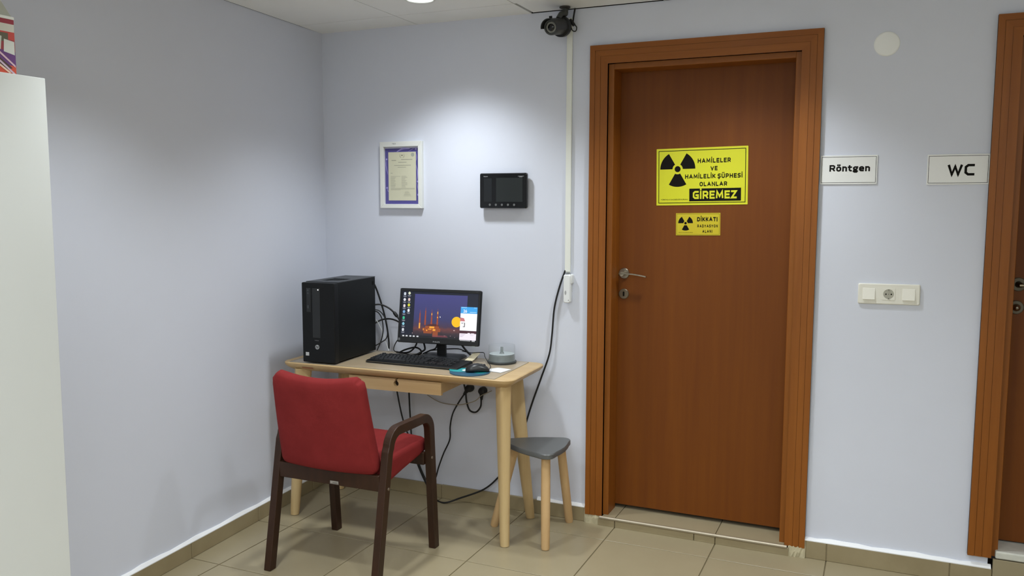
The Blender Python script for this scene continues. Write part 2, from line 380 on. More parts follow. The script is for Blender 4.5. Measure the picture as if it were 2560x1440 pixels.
d2, leaf2 = make_door('door_2', 2.984, 3.975, .118, 2.146, .152, .105)
LY = .116                                     # front of door leaf 1
def disc_on(x, y, z, r, t, n=36, rim=.002):
    return MB().lathe([(r, 0), (r, t-rim), (r-rim, t), (0.0001, t)], n, (0, 0, 0)).xf(wallM(x, y, z))
# lever handle of door 1
ro = obj('handle_rosette', disc_on(1.562, LY, 1.146, .0245, .008), CHROME, d1, smooth=True)
hp = smooth_path([(1.562, LY-.006, 1.146), (1.562, LY-.028, 1.146), (1.563, LY-.046, 1.146)], 5)
obj('handle_neck', MB().tube(hp, .0095, 14), CHROME, ro, smooth=True)
lev = smooth_path([(1.552, LY-.050, 1.1475), (1.575, LY-.052, 1.149), (1.61, LY-.052, 1.1475), (1.645, LY-.050, 1.143), (1.676, LY-.047, 1.137)], 6)
mb = MB(); rs = []
for i, p in enumerate(lev):
    w = .0085 - .0035*i/len(lev); rs.append([(p.x, p.y-w, p.z-.003), (p.x, p.y+w, p.z-.003), (p.x, p.y+w, p.z+.003), (p.x, p.y-w, p.z+.003)])
obj('lever', mb.rings(rs), CHROME, ro, bevel=.0008, seg=1)
kp = obj('keyhole_plate', disc_on(1.562, LY, 1.052, .0235, .006), mat('dull_nickel', (128, 118, 100), .38, .85), d1, smooth=True)
obj('keyhole', MB().prism(rrect(-.004, -.011, .004, .011, .0038), .0055, .0063).xf(wallM(1.562, LY, 1.052)), BLACKINK, kp)
# knob side of door 2
L2 = .106
DULL = mat('grey_nickel', (104, 98, 84), .5, .8)
r2 = obj('handle_rosette', disc_on(3.113, L2, 1.160, .026, .007), DULL, d2, smooth=True)
obj('handle_neck', MB().tube([(3.113, L2-.004, 1.160), (3.116, L2-.03, 1.160), (3.122, L2-.048, 1.160)], [.013, .010, .007], 16), mat('dark_nickel', (60, 52, 40), .3, .9), r2, smooth=True)
obj('lever', MB().tube(smooth_path([(3.112, L2-.050, 1.160), (3.14, L2-.054, 1.161), (3.19, L2-.052, 1.158), (3.23, L2-.046, 1.152)], 5), .006, 12), CHROME, r2, smooth=True)
r3 = obj('lock_rosette', disc_on(3.110, L2, 1.072, .026, .007), DULL, d2, smooth=True)
obj('thumb_turn', MB().lathe([(.014, .006), (.014, .016), (.010, .020), (.005, .030), (.0001, .032)], 24).xf(wallM(3.110, L2, 1.072)), CHROME, r3, smooth=True)

# raised threshold of door 1: tread tiles, riser tiles, metal nosing, rough mortar at the ends
tr = sroot('trim_1')
obj('threshold_bed', MB().box((1.513, -.018, 0), (2.311, .22, .036)), GROUT, tr)
for a, b in ((1.513, 1.5767), (1.5767, 2.0267), (2.0267, 2.311)):
    obj('tread_tile', MB().box((a+.0015, -.022, .034), (b-.0015, .22, .042)), TILE, tr, bevel=.001, seg=1)
for a, b in ((1.496, 1.5767), (1.5767, 1.935), (1.935, 2.0267), (2.0267, 2.330)):
    obj('riser_tile', MB().box((a+.0013, -.028, 0), (b-.0013, -.0182, .0335)), TILEB, tr, bevel=.001, seg=1)
obj('metal_nosing', MB().tube([(1.505, -.026, .037), (1.8, -.026, .037), (2.322, -.026, .037)], .0075, 14), ALU, tr, smooth=True)
def lump(x0, x1, y0, y1, z1, n=9):
    m = MB(); rs = []
    for i in range(n+1):
        x = x0+(x1-x0)*i/n; e = lambda a: random.uniform(-a, a)
        rs.append([(x, y1, 0), (x, y0+e(.004), 0), (x, y0+.003+e(.004), z1*.55+e(.006)), (x, y0+.008+e(.003), z1+e(.003)), (x, y1, z1)])
    return m.rings(rs)
obj('mortar_patch', lump(1.4315, 1.499, -.022, -.0005, .042), MORTAR, tr)
obj('mortar_patch', lump(2.326, 2.394, -.026, -.0005, .042), MORTAR, tr)
obj('mortar_patch', lump(1.424, 1.434, -.016, -.0005, .074, 3), MORTAR, tr)
obj('mortar_patch', lump(2.386, 2.396, -.018, -.0005, .078, 3), MORTAR, tr)
# marble step of door 2
tr2 = sroot('trim_2')
MARBLE = mat('white_marble', (226, 226, 214), .3, rgb2=(190, 192, 184), vscale=(9, 9, 9))
obj('marble_sill', MB().box((3.078, -.012, .116), (3.90, .20, .146)), MARBLE, tr2, bevel=.006, seg=3)
for a, b in ((3.0715, 3.3767), (3.3767, 3.8267), (3.8267, 3.95)):
    obj('riser_tile', MB().box((a, -.012, 0), (b-.002, -.0005, .113)), TILE, tr2, bevel=.001, seg=1)

# ------------------------------------------------------------------ ceiling lamps, some added as fill
EMIT = bpy.data.materials.new('lamp_diffuser'); EMIT.use_nodes = True
eb = EMIT.node_tree.nodes['Principled BSDF']; eb.inputs['Emission Color'].default_value = (*LAMP_COL, 1); eb.inputs['Emission Strength'].default_value = 4
def downlight(x, y, label, group=None):
    t = thing('ceiling_downlight', label, 'ceiling light', (x, y, H), 0, group)
    obj('trim_ring', MB().lathe([(.054, -.001), (.070, -.001), (.071, -.004), (.067, -.008), (.057, -.009), (.054, -.006)], 40), WHITEPL, t, smooth=True)
    obj('diffuser', MB().lathe([(.0555, -.0012), (.0555, -.006), (.045, -.0075), (.0001, -.008)], 40), EMIT, t, smooth=True)
    ld = bpy.data.lights.new('downlight_lamp', 'SPOT'); ld.shadow_soft_size = .06; ld.energy = LAMP_W; ld.color = LAMP_COL; ld.spot_size = LAMP_SPREAD; ld.spot_blend = 1.0
    lo = bpy.data.objects.new('downlight_lamp', ld); COL.objects.link(lo); lo.parent = t; lo.location = (0, 0, -.066)
    return t
for i, (x, y) in enumerate(LAMPS):
    if i == 0: downlight(x, y, 'round glowing ceiling downlight above the desk at the top of the photo')
    else: downlight(x, y, 'round recessed ceiling downlight ' + ('in front of the main wooden door', 'over the red chair', 'in the middle of the ceiling', 'in front of the WC door', 'beside the white cabinet, added as unseen fill', 'just ahead of the viewer, added as unseen fill')[i-1])
for (x, y), where in zip(FILL_PANELS, ('left of the viewer', 'right of the viewer', 'behind the viewer at the left', 'behind the viewer at the right')):  # fill lights added to soften the room, none in view
    t = thing('fill_panel', 'added unseen square fill light panel ' + where, 'ceiling light', (x, y, H))
    obj('fill_panel_frame', MB().rings([[(a, b, z) for a, b in rrect(-.298+k, -.298+k, .298-k, .298-k, .004, 2)] for k, z in ((0, -.0005), (0, -.010), (.014, -.011), (.014, -.009))]), WHITEPL, t)
    obj('diffuser', MB().prism(rect(-.283, -.283, .283, .283), -.0100, -.0085), EMIT, t)
    ld = bpy.data.lights.new('fill_lamp', 'AREA'); ld.shape = 'SQUARE'; ld.size = .56; ld.energy = FILL_W; ld.color = LAMP_COL
    lo = bpy.data.objects.new('fill_lamp', ld); COL.objects.link(lo); lo.parent = t; lo.location = (0, 0, -.014)

# ------------------------------------------------------------------ desk
DX, DY, DR, DZ = .104, -.506, .038, .730
DW, DD = 1.153, .433
desk = thing('desk', 'light ash wood writing desk with splayed round legs and one drawer', 'desk', (DX, DY, 0), DR)
def drr(i, r): return rrect(i, i, DW-i, DD-i, r)
obj('tabletop', MB().rings([[(x, y, z) for x, y in drr(i, r)] for i, r, z in
    ((.040, .012, DZ-.040), (.012, .040, DZ-.024), (.002, .046, DZ-.014), (0, .048, DZ-.004), (.003, .046, DZ-.0005), (.004, .045, DZ))]), BIRCH, desk, smooth=True)
ap = obj('apron', MB().box((.10, .345, .650), (DW-.14, .363, DZ-.039)), BIRCH, desk)
def leg(fx, fy, tx, ty, rot):
    # plank-like at the top, turning round towards the foot
    m = MB(); rs = []; n = 24
    for t in (0, .04, .25, .5, .75, .9, 1):
        cx, cy, z = fx+(tx-fx)*t, fy+(ty-fy)*t, .002+(.700-.002)*t
        a = .021+.017*t; b = .021+.006*t; ex = 2+2.6*max(0, t-.15)
        if t == 0: a *= .94; b *= .94
        ring = []
        for k in range(n):
            th = 2*math.pi*k/n; c, s = math.cos(th), math.sin(th)
            px = math.copysign(abs(c)**(2/ex), c)*a; py = math.copysign(abs(s)**(2/ex), s)*b
            ring.append((cx+px*math.cos(rot)-py*math.sin(rot), cy+px*math.sin(rot)+py*math.cos(rot), z))
        rs.append(ring)
    return m.rings(rs)
def dl(x, y):                                  # world to desk-local
    x -= DX; y -= DY; return (x*math.cos(DR)+y*math.sin(DR), -x*math.sin(DR)+y*math.cos(DR))
for wx, wy, ox, oy, rt in ((1.208, -.420, -.020, .030, R2(-45)), (1.182, -.073, -.072, -.035, R2(45)), (.152, -.488, .045, .03, R2(45)), (.135, -.10, .06, -.03, R2(-45))):
    lx, ly = dl(wx, wy); obj('leg', leg(lx, ly, lx+ox, ly+oy, rt), BIRCHV, desk, smooth=True)
# drawer with a keyhole-shaped finger cut
hx = .594; z0, z1 = .634, .690
pts = [(.352, z0), (.815, z0), (.815, z1), (hx+.006, z1)]
for i in range(0, 17):
    a = R2(65-310*i/16); pts.append((hx+.0125*math.cos(a), .669+.0125*math.sin(a)))
pts += [(hx-.006, z1), (.352, z1)]
dm = MB().prism(pts, .028, .044, 'y')
dr = obj('drawer', dm, BIRCH, desk)
obj('drawer_box', MB().box((.362, .0445, .637), (.805, .34, .686)), BIRCH, dr)
obj('finger_hole_shade', MB().box((hx-.014, .0440, .650), (hx+.014, .0448, .690)), mat('painted_hole_shade', (40, 26, 14), .8), dr)  # dark plate painted as the shade behind the finger hole
# faded label on the front edge, half hidden by the chair back
obj('sticker', MB().add([(.115, .0030, .7125), (.175, .0030, .7125), (.175, .0105, .7055), (.115, .0105, .7055)], [(0, 1, 2, 3)]), mat('faded_red_label', (176, 110, 82), .6), desk)

def on_desk(name, label, cat, x, y, rot=0, z=DZ, group=None): return thing(name, label, cat, (x, y, z), rot, group)

# clear plastic sheet
x0, y0 = .045, .006
mt = thing('desk_mat', 'clear plastic desk mat covering the wooden tabletop', 'desk mat', (DX, DY, DZ), DR)
obj('sheet', flat(rrect(x0, y0, 1.075, .415, .004), .0020), clear('clear_vinyl', (.97, .98, .97), .14, .28, 1.45), mt)
rim = MB()
for a, b in zip(rrect(x0, y0, 1.075, .415, .004), rrect(x0, y0, 1.075, .415, .004)[1:] + rrect(x0, y0, 1.075, .415, .004)[:1]):
    rim.add([(a[0], a[1], .0002), (b[0], b[1], .0002), (b[0], b[1], .0022), (a[0], a[1], .0022)], [(0, 1, 2, 3)])
obj('sheet_edge', rim, mat('vinyl_edge', (150, 146, 132), .4), mt)
DZM = DZ+.0024
wp = obj('paper', MB().prism([(1.064, -.278), (1.088, -.236), (1.10, -.2345), (1.160, -.246), (1.146, -.330), (1.09, -.318)], 0, .0006), mat('white_paper', (236, 238, 238), .7), None, loc=(0, 0, DZM))
tag(wp, 'white scrap of paper on the desk right of the mouse pad', 'paper')
cp = obj('paper_strip', MB().rings([[(.905, -.275, 0), (.935, -.262, 0), (.935, -.262, .001), (.905, -.275, .001)], [(.895, -.16, .012), (.93, -.15, .010), (.93, -.15, .011), (.895, -.16, .013)],
    [(.882, -.055, .026), (.912, -.05, .022), (.912, -.05, .023), (.882, -.055, .027)]]), mat('cream_paper', (226, 214, 180), .7), None, loc=(0, 0, DZM))
tag(cp, 'cream paper strip curling up behind the right end of the keyboard', 'paper')

# ------------------------------------------------------------------ computer tower
pc = on_desk('computer_tower', 'black upright computer tower on the left side of the desk', 'computer', .222, -.492, .075, DZM)
PW, PD, PH = .170, .383, .372
obj('case', MB().box((.002, .034, .006), (PW-.002, PD, PH-.004)), BLACKM, pc, bevel=.003)
obj('front_bezel', MB().box((0, 0, .004), (PW, .036, PH-.002)), BLACKP, pc, bevel=.005, seg=3)
tp = obj('top_cover', MB().add([(.002, .036, PH-.0038), (PW-.002, .036, PH-.0038), (PW-.002, PD, PH-.0038), (.002, PD, PH-.0038), (.045, .10, PH-.0038), (.135, .10, PH-.0038), (.135, .21, PH-.0038), (.045, .21, PH-.0038),
    (.002, .036, PH), (PW-.002, .036, PH), (PW-.002, PD, PH), (.002, PD, PH), (.045, .10, PH), (.135, .10, PH), (.135, .21, PH), (.045, .21, PH)],
    [(8, 9, 13, 12), (9, 10, 14, 13), (10, 11, 15, 14), (11, 8, 12, 15), (0, 1, 9, 8), (1, 2, 10, 9), (2, 3, 11, 10), (3, 0, 8, 11), (4, 5, 13, 12), (5, 6, 14, 13), (6, 7, 15, 14), (7, 4, 12, 15), (0, 4, 5, 1), (1, 5, 6, 2), (2, 6, 7, 3), (3, 7, 4, 0)]), mat('black_top_cover', (50, 53, 55), .45), pc)
FM = lambda x, z, y=-.0004: wallM(x, y, z)
DGREY = mat('charcoal_insert', (34, 37, 38), .3)
dv = obj('drive_strip', MB().box((.026, -.0015, .235), (.048, .004, .345)), DGREY, pc, bevel=.001, seg=1)
for za, zb_ in ((.331, .338), (.318, .325), (.252, .266)): obj('front_port', MB().box((.031, -.003, za), (.040, 0, zb_)), mat('port_grey', (70, 74, 76), .4), dv)
obj('centre_insert', MB().box((.056, -.0015, .118), (.096, .004, .345)), DGREY, pc, bevel=.001, seg=1)
obj('power_light', MB().lathe([(.0028, 0), (.0026, .0016), (.0001, .0018)], 16).xf(FM(.088, .338, -.0012)), glow('white_led', (255, 255, 255), 1.5), pc)
lg = obj('round_logo', MB().lathe([(.0105, 0), (.0105, .001), (.0001, .001)], 28).xf(FM(.078, .076)), mat('silver_logo', (196, 198, 198), .3, .6), pc)
obj('logo_letters', text_mb('hp', height=.012, bold=.012, shear=.3, M=wallM(.078, -.0018, .0725)), BLACKINK, lg)
obj('model_lettering', text_mb('ProDesk', width=.021, M=wallM(.077, -.0018, .1045)), mat('pale_grey_print', (150, 152, 152), .5), pc)
st = obj('paper_sticker', MB().box((.017, -.0012, .034), (.034, .001, .050)), mat('sticker_white', (206, 208, 208), .5), pc)
obj('rear_latch', MB().box((PW-.003, PD-.030, PH-.040), (PW-.0005, PD-.016, PH-.022)), BLACKINK, pc)

# ------------------------------------------------------------------ monitor
mon = on_desk('computer_monitor', 'black widescreen computer monitor showing a night-time desktop', 'monitor', .742, -.118, .10, DZM)
MWd, MHt = .413, .258
MM = Matrix.Translation((0, -.033, .932-DZM)) @ Matrix.Rotation(-.165, 4, 'X') @ Matrix(((1, 0, 0, 0), (0, 0, -1, 0), (0, 1, 0, 0), (0, 0, 0, 1)))
# panel-local: x right, y up, z out of the screen, centred on the housing
hw, hh = MWd/2, MHt/2
obj('housing', MB().rings([[(x, y, z) for x, y in rrect(-hw+i, -hh+i, hw-i, hh-i, .008)] for i, z in ((.05, -.045), (.03, -.036), (.004, -.020), (0, -.014), (0, -.002), (.0015, 0))]).xf(MM), BLACKP, mon, smooth=True)
bz = MB()
sx0, sx1, sy0, sy1 = -hw+.013, hw-.013, -hh+.027, hh-.015
for a in (rect(-hw+.002, hh-.015, hw-.002, hh-.002), rect(-hw+.002, -hh+.002, hw-.002, -hh+.027), rect(-hw+.002, -hh+.027, -hw+.013, hh-.015), rect(hw-.013, -hh+.027, hw-.002, hh-.015)):
    bz.prism(a, -.0005, .0035)
obj('bezel', bz.xf(MM), mat('bezel_black', (30, 31, 33), .3), mon, bevel=.0008, seg=1)
obj('maker_lettering', text_mb('PHILIPS', width=.035, height=.0055, bold=.02, M=MM @ Matrix.Translation((-.004, -hh+.008, .0038))), mat('silver_print', (168, 170, 172), .4), mon)
obj('model_print', text_mb('193V', width=.010, height=.003, M=MM @ Matrix.Translation((hw-.02, hh-.009, .0038))), mat('dim_print', (90, 92, 94), .4), mon)
obj('approval_sticker', MB().prism(rect(-hw+.006, -hh+.010, -hw+.015, -hh+.021), .0035, .0038).xf(MM), mat('grey_sticker', (120, 122, 124), .5), mon)
obj('power_key', MB().prism(rect(hw-.034, -hh-.003, hw-.018, -hh+.001), -.006, -.001).xf(MM), mat('pale_key', (200, 210, 214), .4), mon)
obj('stand_column', MB().rings([[(x, y, z) for x, y in rrect(-.021, -.012+o, .021, .012+o, .004)] for z, o in ((.012, 0), (.08, .0), (.13, .0), (.20, .012))]), BLACKP, mon, smooth=True)
obj('stand_base', MB().rings([[(x, y, z) for x, y in rrect(-.105+i, -.075+i, .105-i, .075-i, .02)] for i, z in ((0, 0), (0, .005), (.008, .011), (.05, .015))]), mat('stand_base_black', (36, 38, 40), .3), mon, smooth=True)
# picture on the screen
scr = obj('screen', MB().prism(rect(sx0, sy0, sx1, sy1), -.0004, .0006).xf(MM), glow('screen_navy', (22, 28, 46), .9), mon)
SWd, SHt = sx1-sx0, sy1-sy0
def S(u, v): return (sx0+u*SWd, sy1-v*SHt)      # u right, v down, 0..1
def scr_poly(polys, z): 
    m = MB()
    for p in polys: m.add([(*S(*q), z) for q in p], [tuple(range(len(p)))])
    return m.xf(MM)
def rc(u0, v0, u1, v1): return [(u0, v0), (u1, v0), (u1, v1), (u0, v1)]
# wallpaper: dusk sky over a town, shown by the display
wm = bpy.data.materials.new('wallpaper_dusk'); wm.use_nodes = True; nt = wm.node_tree; pb = nt.nodes['Principled BSDF']
tc = nt.nodes.new('ShaderNodeUVMap'); sp = nt.nodes.new('ShaderNodeSeparateXYZ'); nt.links.new(tc.outputs[0], sp.inputs[0])
rp = nt.nodes.new('ShaderNodeValToRGB'); e = rp.color_ramp.elements
e[0].position = 0; e[0].color = (*lin((36, 34, 46)), 1); e[1].position = 1; e[1].color = (*lin((66, 66, 128)), 1)
for p, c in ((.10, (62, 46, 54)), (.17, (104, 58, 58)), (.24, (70, 52, 76)), (.40, (56, 58, 104))):
    k = e.new(p); k.color = (*lin(c), 1)
ns = nt.nodes.new('ShaderNodeTexNoise'); ns.inputs['Scale'].default_value = 14; nt.links.new(tc.outputs[0], ns.inputs['Vector'])
ad = nt.nodes.new('ShaderNodeMath'); ad.operation = 'MULTIPLY_ADD'; ad.inputs[1].default_value = .10; nt.links.new(ns.outputs['Fac'], ad.inputs[0])
sb = nt.nodes.new('ShaderNodeMath'); sb.operation = 'SUBTRACT'; sb.inputs[1].default_value = .05; nt.links.new(sp.outputs['Y'], sb.inputs[0]); nt.links.new(sb.outputs[0], ad.inputs[2])
nt.links.new(ad.outputs[0], rp.inputs['Fac']); nt.links.new(rp.outputs[0], pb.inputs['Emission Color']); pb.inputs['Emission Strength'].default_value = 2**(-EXPO)
pb.inputs['Base Color'].default_value = (.01, .01, .01, 1)
wpn = scr_poly([rc(.17, .05, .86, .965)], .0010); wpo = obj('wallpaper', wpn, wm, scr)
uv = wpo.data.uv_layers.new(name='UVMap'); cs = {0: (0, 1), 1: (1, 1), 2: (1, 0), 3: (0, 0)}
for lp in wpo.data.loops: uv.data[lp.index].uv = cs[lp.vertex_index]
obj('taskbar', scr_poly([rc(0, .955, 1, 1)], .0012), glow('taskbar_dark', (26, 28, 34)), scr)
mins = []
for u, v0, v1 in ((.252, .42, .80), (.325, .36, .72), (.408, .40, .70), (.485, .38, .78)):
    mins += [[(u-.004, v0+.06), (u, v0-.04), (u+.004, v0+.06)], rc(u-.007, v0+.05, u+.007, v0+.16), rc(u-.010, v0+.155, u+.010, v0+.175), rc(u-.009, v0+.17, u+.009, v0+.27), rc(u-.012, v0+.265, u+.012, v0+.285), rc(u-.010, v0+.28, u+.010, v1)]
for k in range(4): obj('minaret', scr_poly(mins[6*k:6*k+6], .0014), glow('minaret_orange', (158, 72, 44)), scr)
for q_ in [rc(.244, .68, .262, .80), rc(.402, .46, .414, .50), rc(.479, .42, .491, .47), rc(.479, .53, .492, .56)]: obj('lit_shaft', scr_poly([q_], .0016), glow('minaret_lit', (244, 172, 66)), scr)
dome = [(.345+.085*(1-math.cos(math.pi*i/14)), .745-.055*math.sin(math.pi*i/14)) for i in range(15)]
obj('mosque_dome', scr_poly([dome], .0014), glow('dome_dark', (82, 40, 40)), scr)
for q_ in [rc(.33, .74, .51, .80), rc(.30, .78, .53, .86), rc(.31, .85, .42, .90), rc(.43, .85, .50, .97)]: obj('mosque_wing', scr_poly([q_], .0015), glow('hall_orange', (150, 76, 42)), scr)
for q_ in [rc(.385, .745, .45, .785), rc(.30, .80, .312, .83), rc(.345, .82, .36, .85), rc(.43, .80, .465, .84), rc(.37, .80, .415, .815)]: obj('lit_window', scr_poly([q_], .0017), glow('window_amber', (250, 170, 60)), scr)
for q_ in [rc(.16, .90, .166, .92), rc(.70, .80, .72, .82), rc(.66, .93, .67, .94), rc(.72, .95, .725, .965), rc(.62, .955, .63, .965), rc(.58, .93, .60, .935)]: obj('town_light', scr_poly([q_], .0016), glow('town_light', (190, 160, 160)), scr)
for q_ in [rc(.43, .935, .62, .948), rc(.43, .955, .63, .968)]: obj('caption_line', scr_poly([q_], .0018), glow('caption_rose', (130, 66, 76)), scr)
obj('moon', MB().lathe([(.0245*1, 0), (.0001, 0.0001)], 40).xf(MM @ Matrix.Translation((*S(.735, .625), .0018))), glow('moon_yellow', (254, 196, 24), 1.0), scr)
obj('calendar_header', scr_poly([rc(.782, .29, .995, .43)], .0020), glow('calendar_blue', (64, 168, 240)), scr)
obj('calendar_day', text_mb('26', height=.014, bold=.02, M=MM @ Matrix.Translation((*S(.84, .41), .0023))), glow('white_glow', (252, 252, 255)), scr)
for q_ in [rc(.79, .298, .86, .312), rc(.90, .395, .985, .410), rc(.95, .30, .985, .31)]: obj('calendar_print', scr_poly([q_], .0023), glow('pale_blue_glow', (170, 222, 252)), scr)
obj('calendar_page', scr_poly([rc(.782, .43, .995, .80)], .0020), glow('white_glow', (252, 252, 255)), scr)
obj('calendar_photo', scr_poly([[(.782, .52), (.83, .535), (.845, .60), (.782, .60)]], .0023), glow('photo_rose', (204, 122, 126)), scr)
for q_ in [rc(.80, .635, .82, .648), rc(.836, .635, .845, .72), rc(.82, .712, .845, .724), rc(.826, .632, .845, .640)]: obj('calendar_mark', scr_poly([q_], .0023), glow('mark_dark', (70, 62, 60)), scr)
for q_ in [rc(.782, .86, .995, 1.0), rc(.885, .845, .915, .862), rc(.93, .85, .97, .862)]: obj('lower_window', scr_poly([q_], .0020), glow('pink_white_glow', (248, 240, 250)), scr)
for q_ in [rc(.79, .872+.018*i, .86-.012*i, .880+.018*i) for i in range(4)] + [rc(.92, .875+.02*i, .975-.02*i, .881+.02*i) for i in range(2)]: obj('window_print', scr_poly([q_], .0023), glow('faint_lilac', (206, 192, 214)), scr)
obj('window_strip', scr_poly([rc(.782, .80, .995, .862)], .0019), glow('strip_plum', (70, 34, 48)), scr)
# desktop icons, two columns, and the row of task icons
icons = [(.035, .055, (206, 216, 226)), (.035, .185, (224, 226, 232)), (.035, .32, (226, 214, 216)), (.035, .45, (120, 170, 214)), (.035, .585, (60, 190, 140)), (.035, .715, (140, 200, 216)), (.035, .845, (214, 218, 224)),
         (.095, .04, (216, 220, 190)), (.095, .18, (222, 196, 190)), (.095, .30, (214, 214, 60)), (.095, .42, (236, 238, 242))]
for k, (u, v, c) in enumerate(icons):
    po = [(u+.018*math.cos(t)*(.8+.2*((k*3+i) % 2)), v+.036*math.sin(t)) for i, t in enumerate([2*math.pi*j/8 for j in range(8)])]
    ic = obj('desktop_icon', scr_poly([po], .0014), glow('icon_%d_%d_%d' % c, c), scr)
caps = []
for u, v, c in icons: caps += [rc(u-.022, v+.048, u+.022, v+.058), rc(u-.014, v+.064, u+.016, v+.072)]
for q_ in caps: obj('icon_caption', scr_poly([q_], .0014), glow('caption_grey', (150, 154, 166)), scr)
for u in (.045, .09, .14, .185, .235): obj('task_icon', scr_poly([rc(u-.013, .963, u+.013, .992)], .0016), glow('task_white', (214, 216, 220)), scr)
for q_ in [rc(.795+.017*i, 1.005, .805+.017*i, 1.022) for i in range(8)] + [rc(.945, 1.002, .985, 1.012), rc(.945, 1.017, .985, 1.027)]: obj('tray_icon', scr_poly([q_], .0040), glow('task_white', (214, 216, 220)), scr)
obj('mouse_pointer', scr_poly([[(.515, .51), (.527, .54), (.519, .545), (.515, .55)]], .0018), glow('white_glow', (252, 252, 255)), scr)

# ------------------------------------------------------------------ keyboard
kb = on_desk('keyboard', 'black full-size computer keyboard in front of the monitor', 'keyboard', .478, -.363, .0, DZM)
KW, KD = .474, .150
obj('keyboard_body', MB().rings([[(0, 0, 0), (KW, 0, 0), (KW, KD, .000), (0, KD, .000)], [(-.002, -.002, .006), (KW+.002, -.002, .006), (KW+.002, KD+.002, .006), (-.002, KD+.002, .006)],
    [(.002, .006, .011), (KW-.002, .006, .011), (KW-.002, KD-.004, .018), (.002, KD-.004, .018)]]), BLACKP, kb, bevel=.002)
obj('front_lip', MB().box((.002, -.003, .0045), (KW-.002, -.001, .0065)), mat('lip_grey', (96, 90, 80), .3), kb)
obj('foot', MB().box((KW-.06, KD-.02, -.0001), (KW-.03, KD-.012, .006)), BLACKP, kb)
KEYM = mat('black_keycap', (34, 36, 38), .32)
kcache = {}
def key(x, y, w, d=.0165):
    k = (round(w, 4), d)
    if k not in kcache:
        kcache[k] = meshdata('key', MB().rings([[(.0006, .0006, 0), (w-.0006, .0006, 0), (w-.0006, d-.0006, 0), (.0006, d-.0006, 0)], [(.0022, .0016, .0075), (w-.0022, .0016, .0075), (w-.0022, d-.0032, .0085), (.0022, d-.0032, .0085)]]), bevel=.0006, seg=1)
        kcache[k].materials.append(KEYM)
    obj('key', kcache[k], KEYM, kb, loc=(x, y, .0105 + .007*(y/KD)))
U = .0188; rows = [.018, .018+U, .018+2*U, .018+3*U, .018+4*U, .018+5.25*U]
def row(y, x, ws):
    for w in ws:
        if w > 0: key(x, y, w*U-.0006)
        x += abs(w)*U
row(rows[0], .010, [1.25, 1.25, 1.25, 6.25, 1.25, 1.25, 1.25, 1.25])
row(rows[1], .010, [2.25] + [1]*10 + [2.75]); row(rows[2], .010, [1.75] + [1]*11 + [2.25]); row(rows[3], .010, [1.5] + [1]*12 + [1.5]); row(rows[4], .010, [1]*13 + [2])
row(rows[5], .010, [1, -1, 1, 1, 1, 1, -.5, 1, 1, 1, 1, -.5, 1, 1, 1, 1])
xn = .010+15.3*U
row(rows[0], xn, [1, 1, 1]); row(rows[1], xn, [-1, 1, -1]); row(rows[3], xn, [1, 1, 1]); row(rows[4], xn, [1, 1, 1]); row(rows[5], xn, [1, 1, 1])
xn += 3.3*U
row(rows[0], xn, [2, 1, 1]); row(rows[1], xn, [1, 1, 1]); row(rows[2], xn, [1, 1, 1, 1]); row(rows[3], xn, [1, 1, 1]); row(rows[4], xn, [1, 1, 1, 1]); 

# ------------------------------------------------------------------ mouse pad and mouse
def ribbon_flat(pts, w, t):
    P = smooth_path([(x, y, 0) for x, y in pts], 6); m = MB(); n = len(P)
    for i, p in enumerate(P):
        d = (P[min(i+1, n-1)]-P[max(i-1, 0)]).normalized(); nn = Vector((-d.y, d.x, 0))*w
        m.v += [(*(p+nn)[:2], t), (*(p-nn)[:2], t)]
        if i: m.f.append((2*i-2, 2*i-1, 2*i+1, 2*i))
    return m
pad = on_desk('mouse_pad', 'round blue and teal mouse pad at the front right of the desk', 'mouse pad', 1.020, -.374, 0, DZM)
obj('pad_disc', MB().lathe([(.087, 0), (.088, .001), (.088, .0022), (.087, .003), (.0001, .003)], 48), mat('petrol_blue_pad', (34, 84, 108), .6), pad, smooth=True)
obj('pad_swirl', flat([(-.058+.05*math.cos(t)*(1+.15*math.sin(3*t)), .012+.042*math.sin(t)) for t in [2*math.pi*i/28 for i in range(28)]], .0033).add([(.045+.03*math.cos(t), .012+.035*math.sin(t), .0033) for t in [2*math.pi*i/20 for i in range(20)]], [tuple(range(20))]), mat('teal_print', (30, 158, 160), .5), pad)
obj('pad_spot', flat(circ(-.022, .02, .024), .0036), mat('white_print', (222, 230, 230), .5), pad)
obj('pad_print', ribbon_flat([(-.075, -.018), (-.06, -.012), (-.045, -.017), (-.032, -.011)], .0016, .0037), mat('pale_teal_print', (96, 196, 200), .5), pad)
ms = on_desk('computer_mouse', 'black wired computer mouse lying on the round blue pad', 'mouse', 1.050, -.362, R2(-58), DZM+.0032)
mm = MB(); rs = []
for t, w, h in ((-.052, .004, .006), (-.050, .016, .014), (-.044, .0235, .022), (-.032, .0285, .030), (-.015, .0305, .036), (.003, .0300, .0365), (.022, .0285, .032), (.036, .0265, .025), (.046, .0235, .018), (.051, .018, .012), (.0525, .006, .006)):
    ring = []
    for k in range(20):
        a = 2*math.pi*k/20; c, s = math.cos(a), math.sin(a)
        ring.append((w*math.copysign(abs(c)**.8, c), t, max(0, h*.30 + (h*.70 if s > 0 else h*.30)*s)))
    rs.append(ring)
obj('mouse_shell', mm.rings(rs), mat('mouse_black', (32, 33, 33), .35), ms, smooth=True)
obj('scroll_wheel', MB().lathe([(.0001, -.003), (.006, -.003), (.007, -.001), (.007, .001), (.006, .003), (.0001, .003)], 20).xf(Matrix.Translation((0, .030, .026)) @ Matrix.Rotation(R2(90), 4, 'Y')), mat('wheel_grey', (64, 64, 66), .6), ms, smooth=True)
obj('button_seam', MB().box((-.0005, .012, .0330), (.0005, .0235, .0338)), BLACKINK, ms)

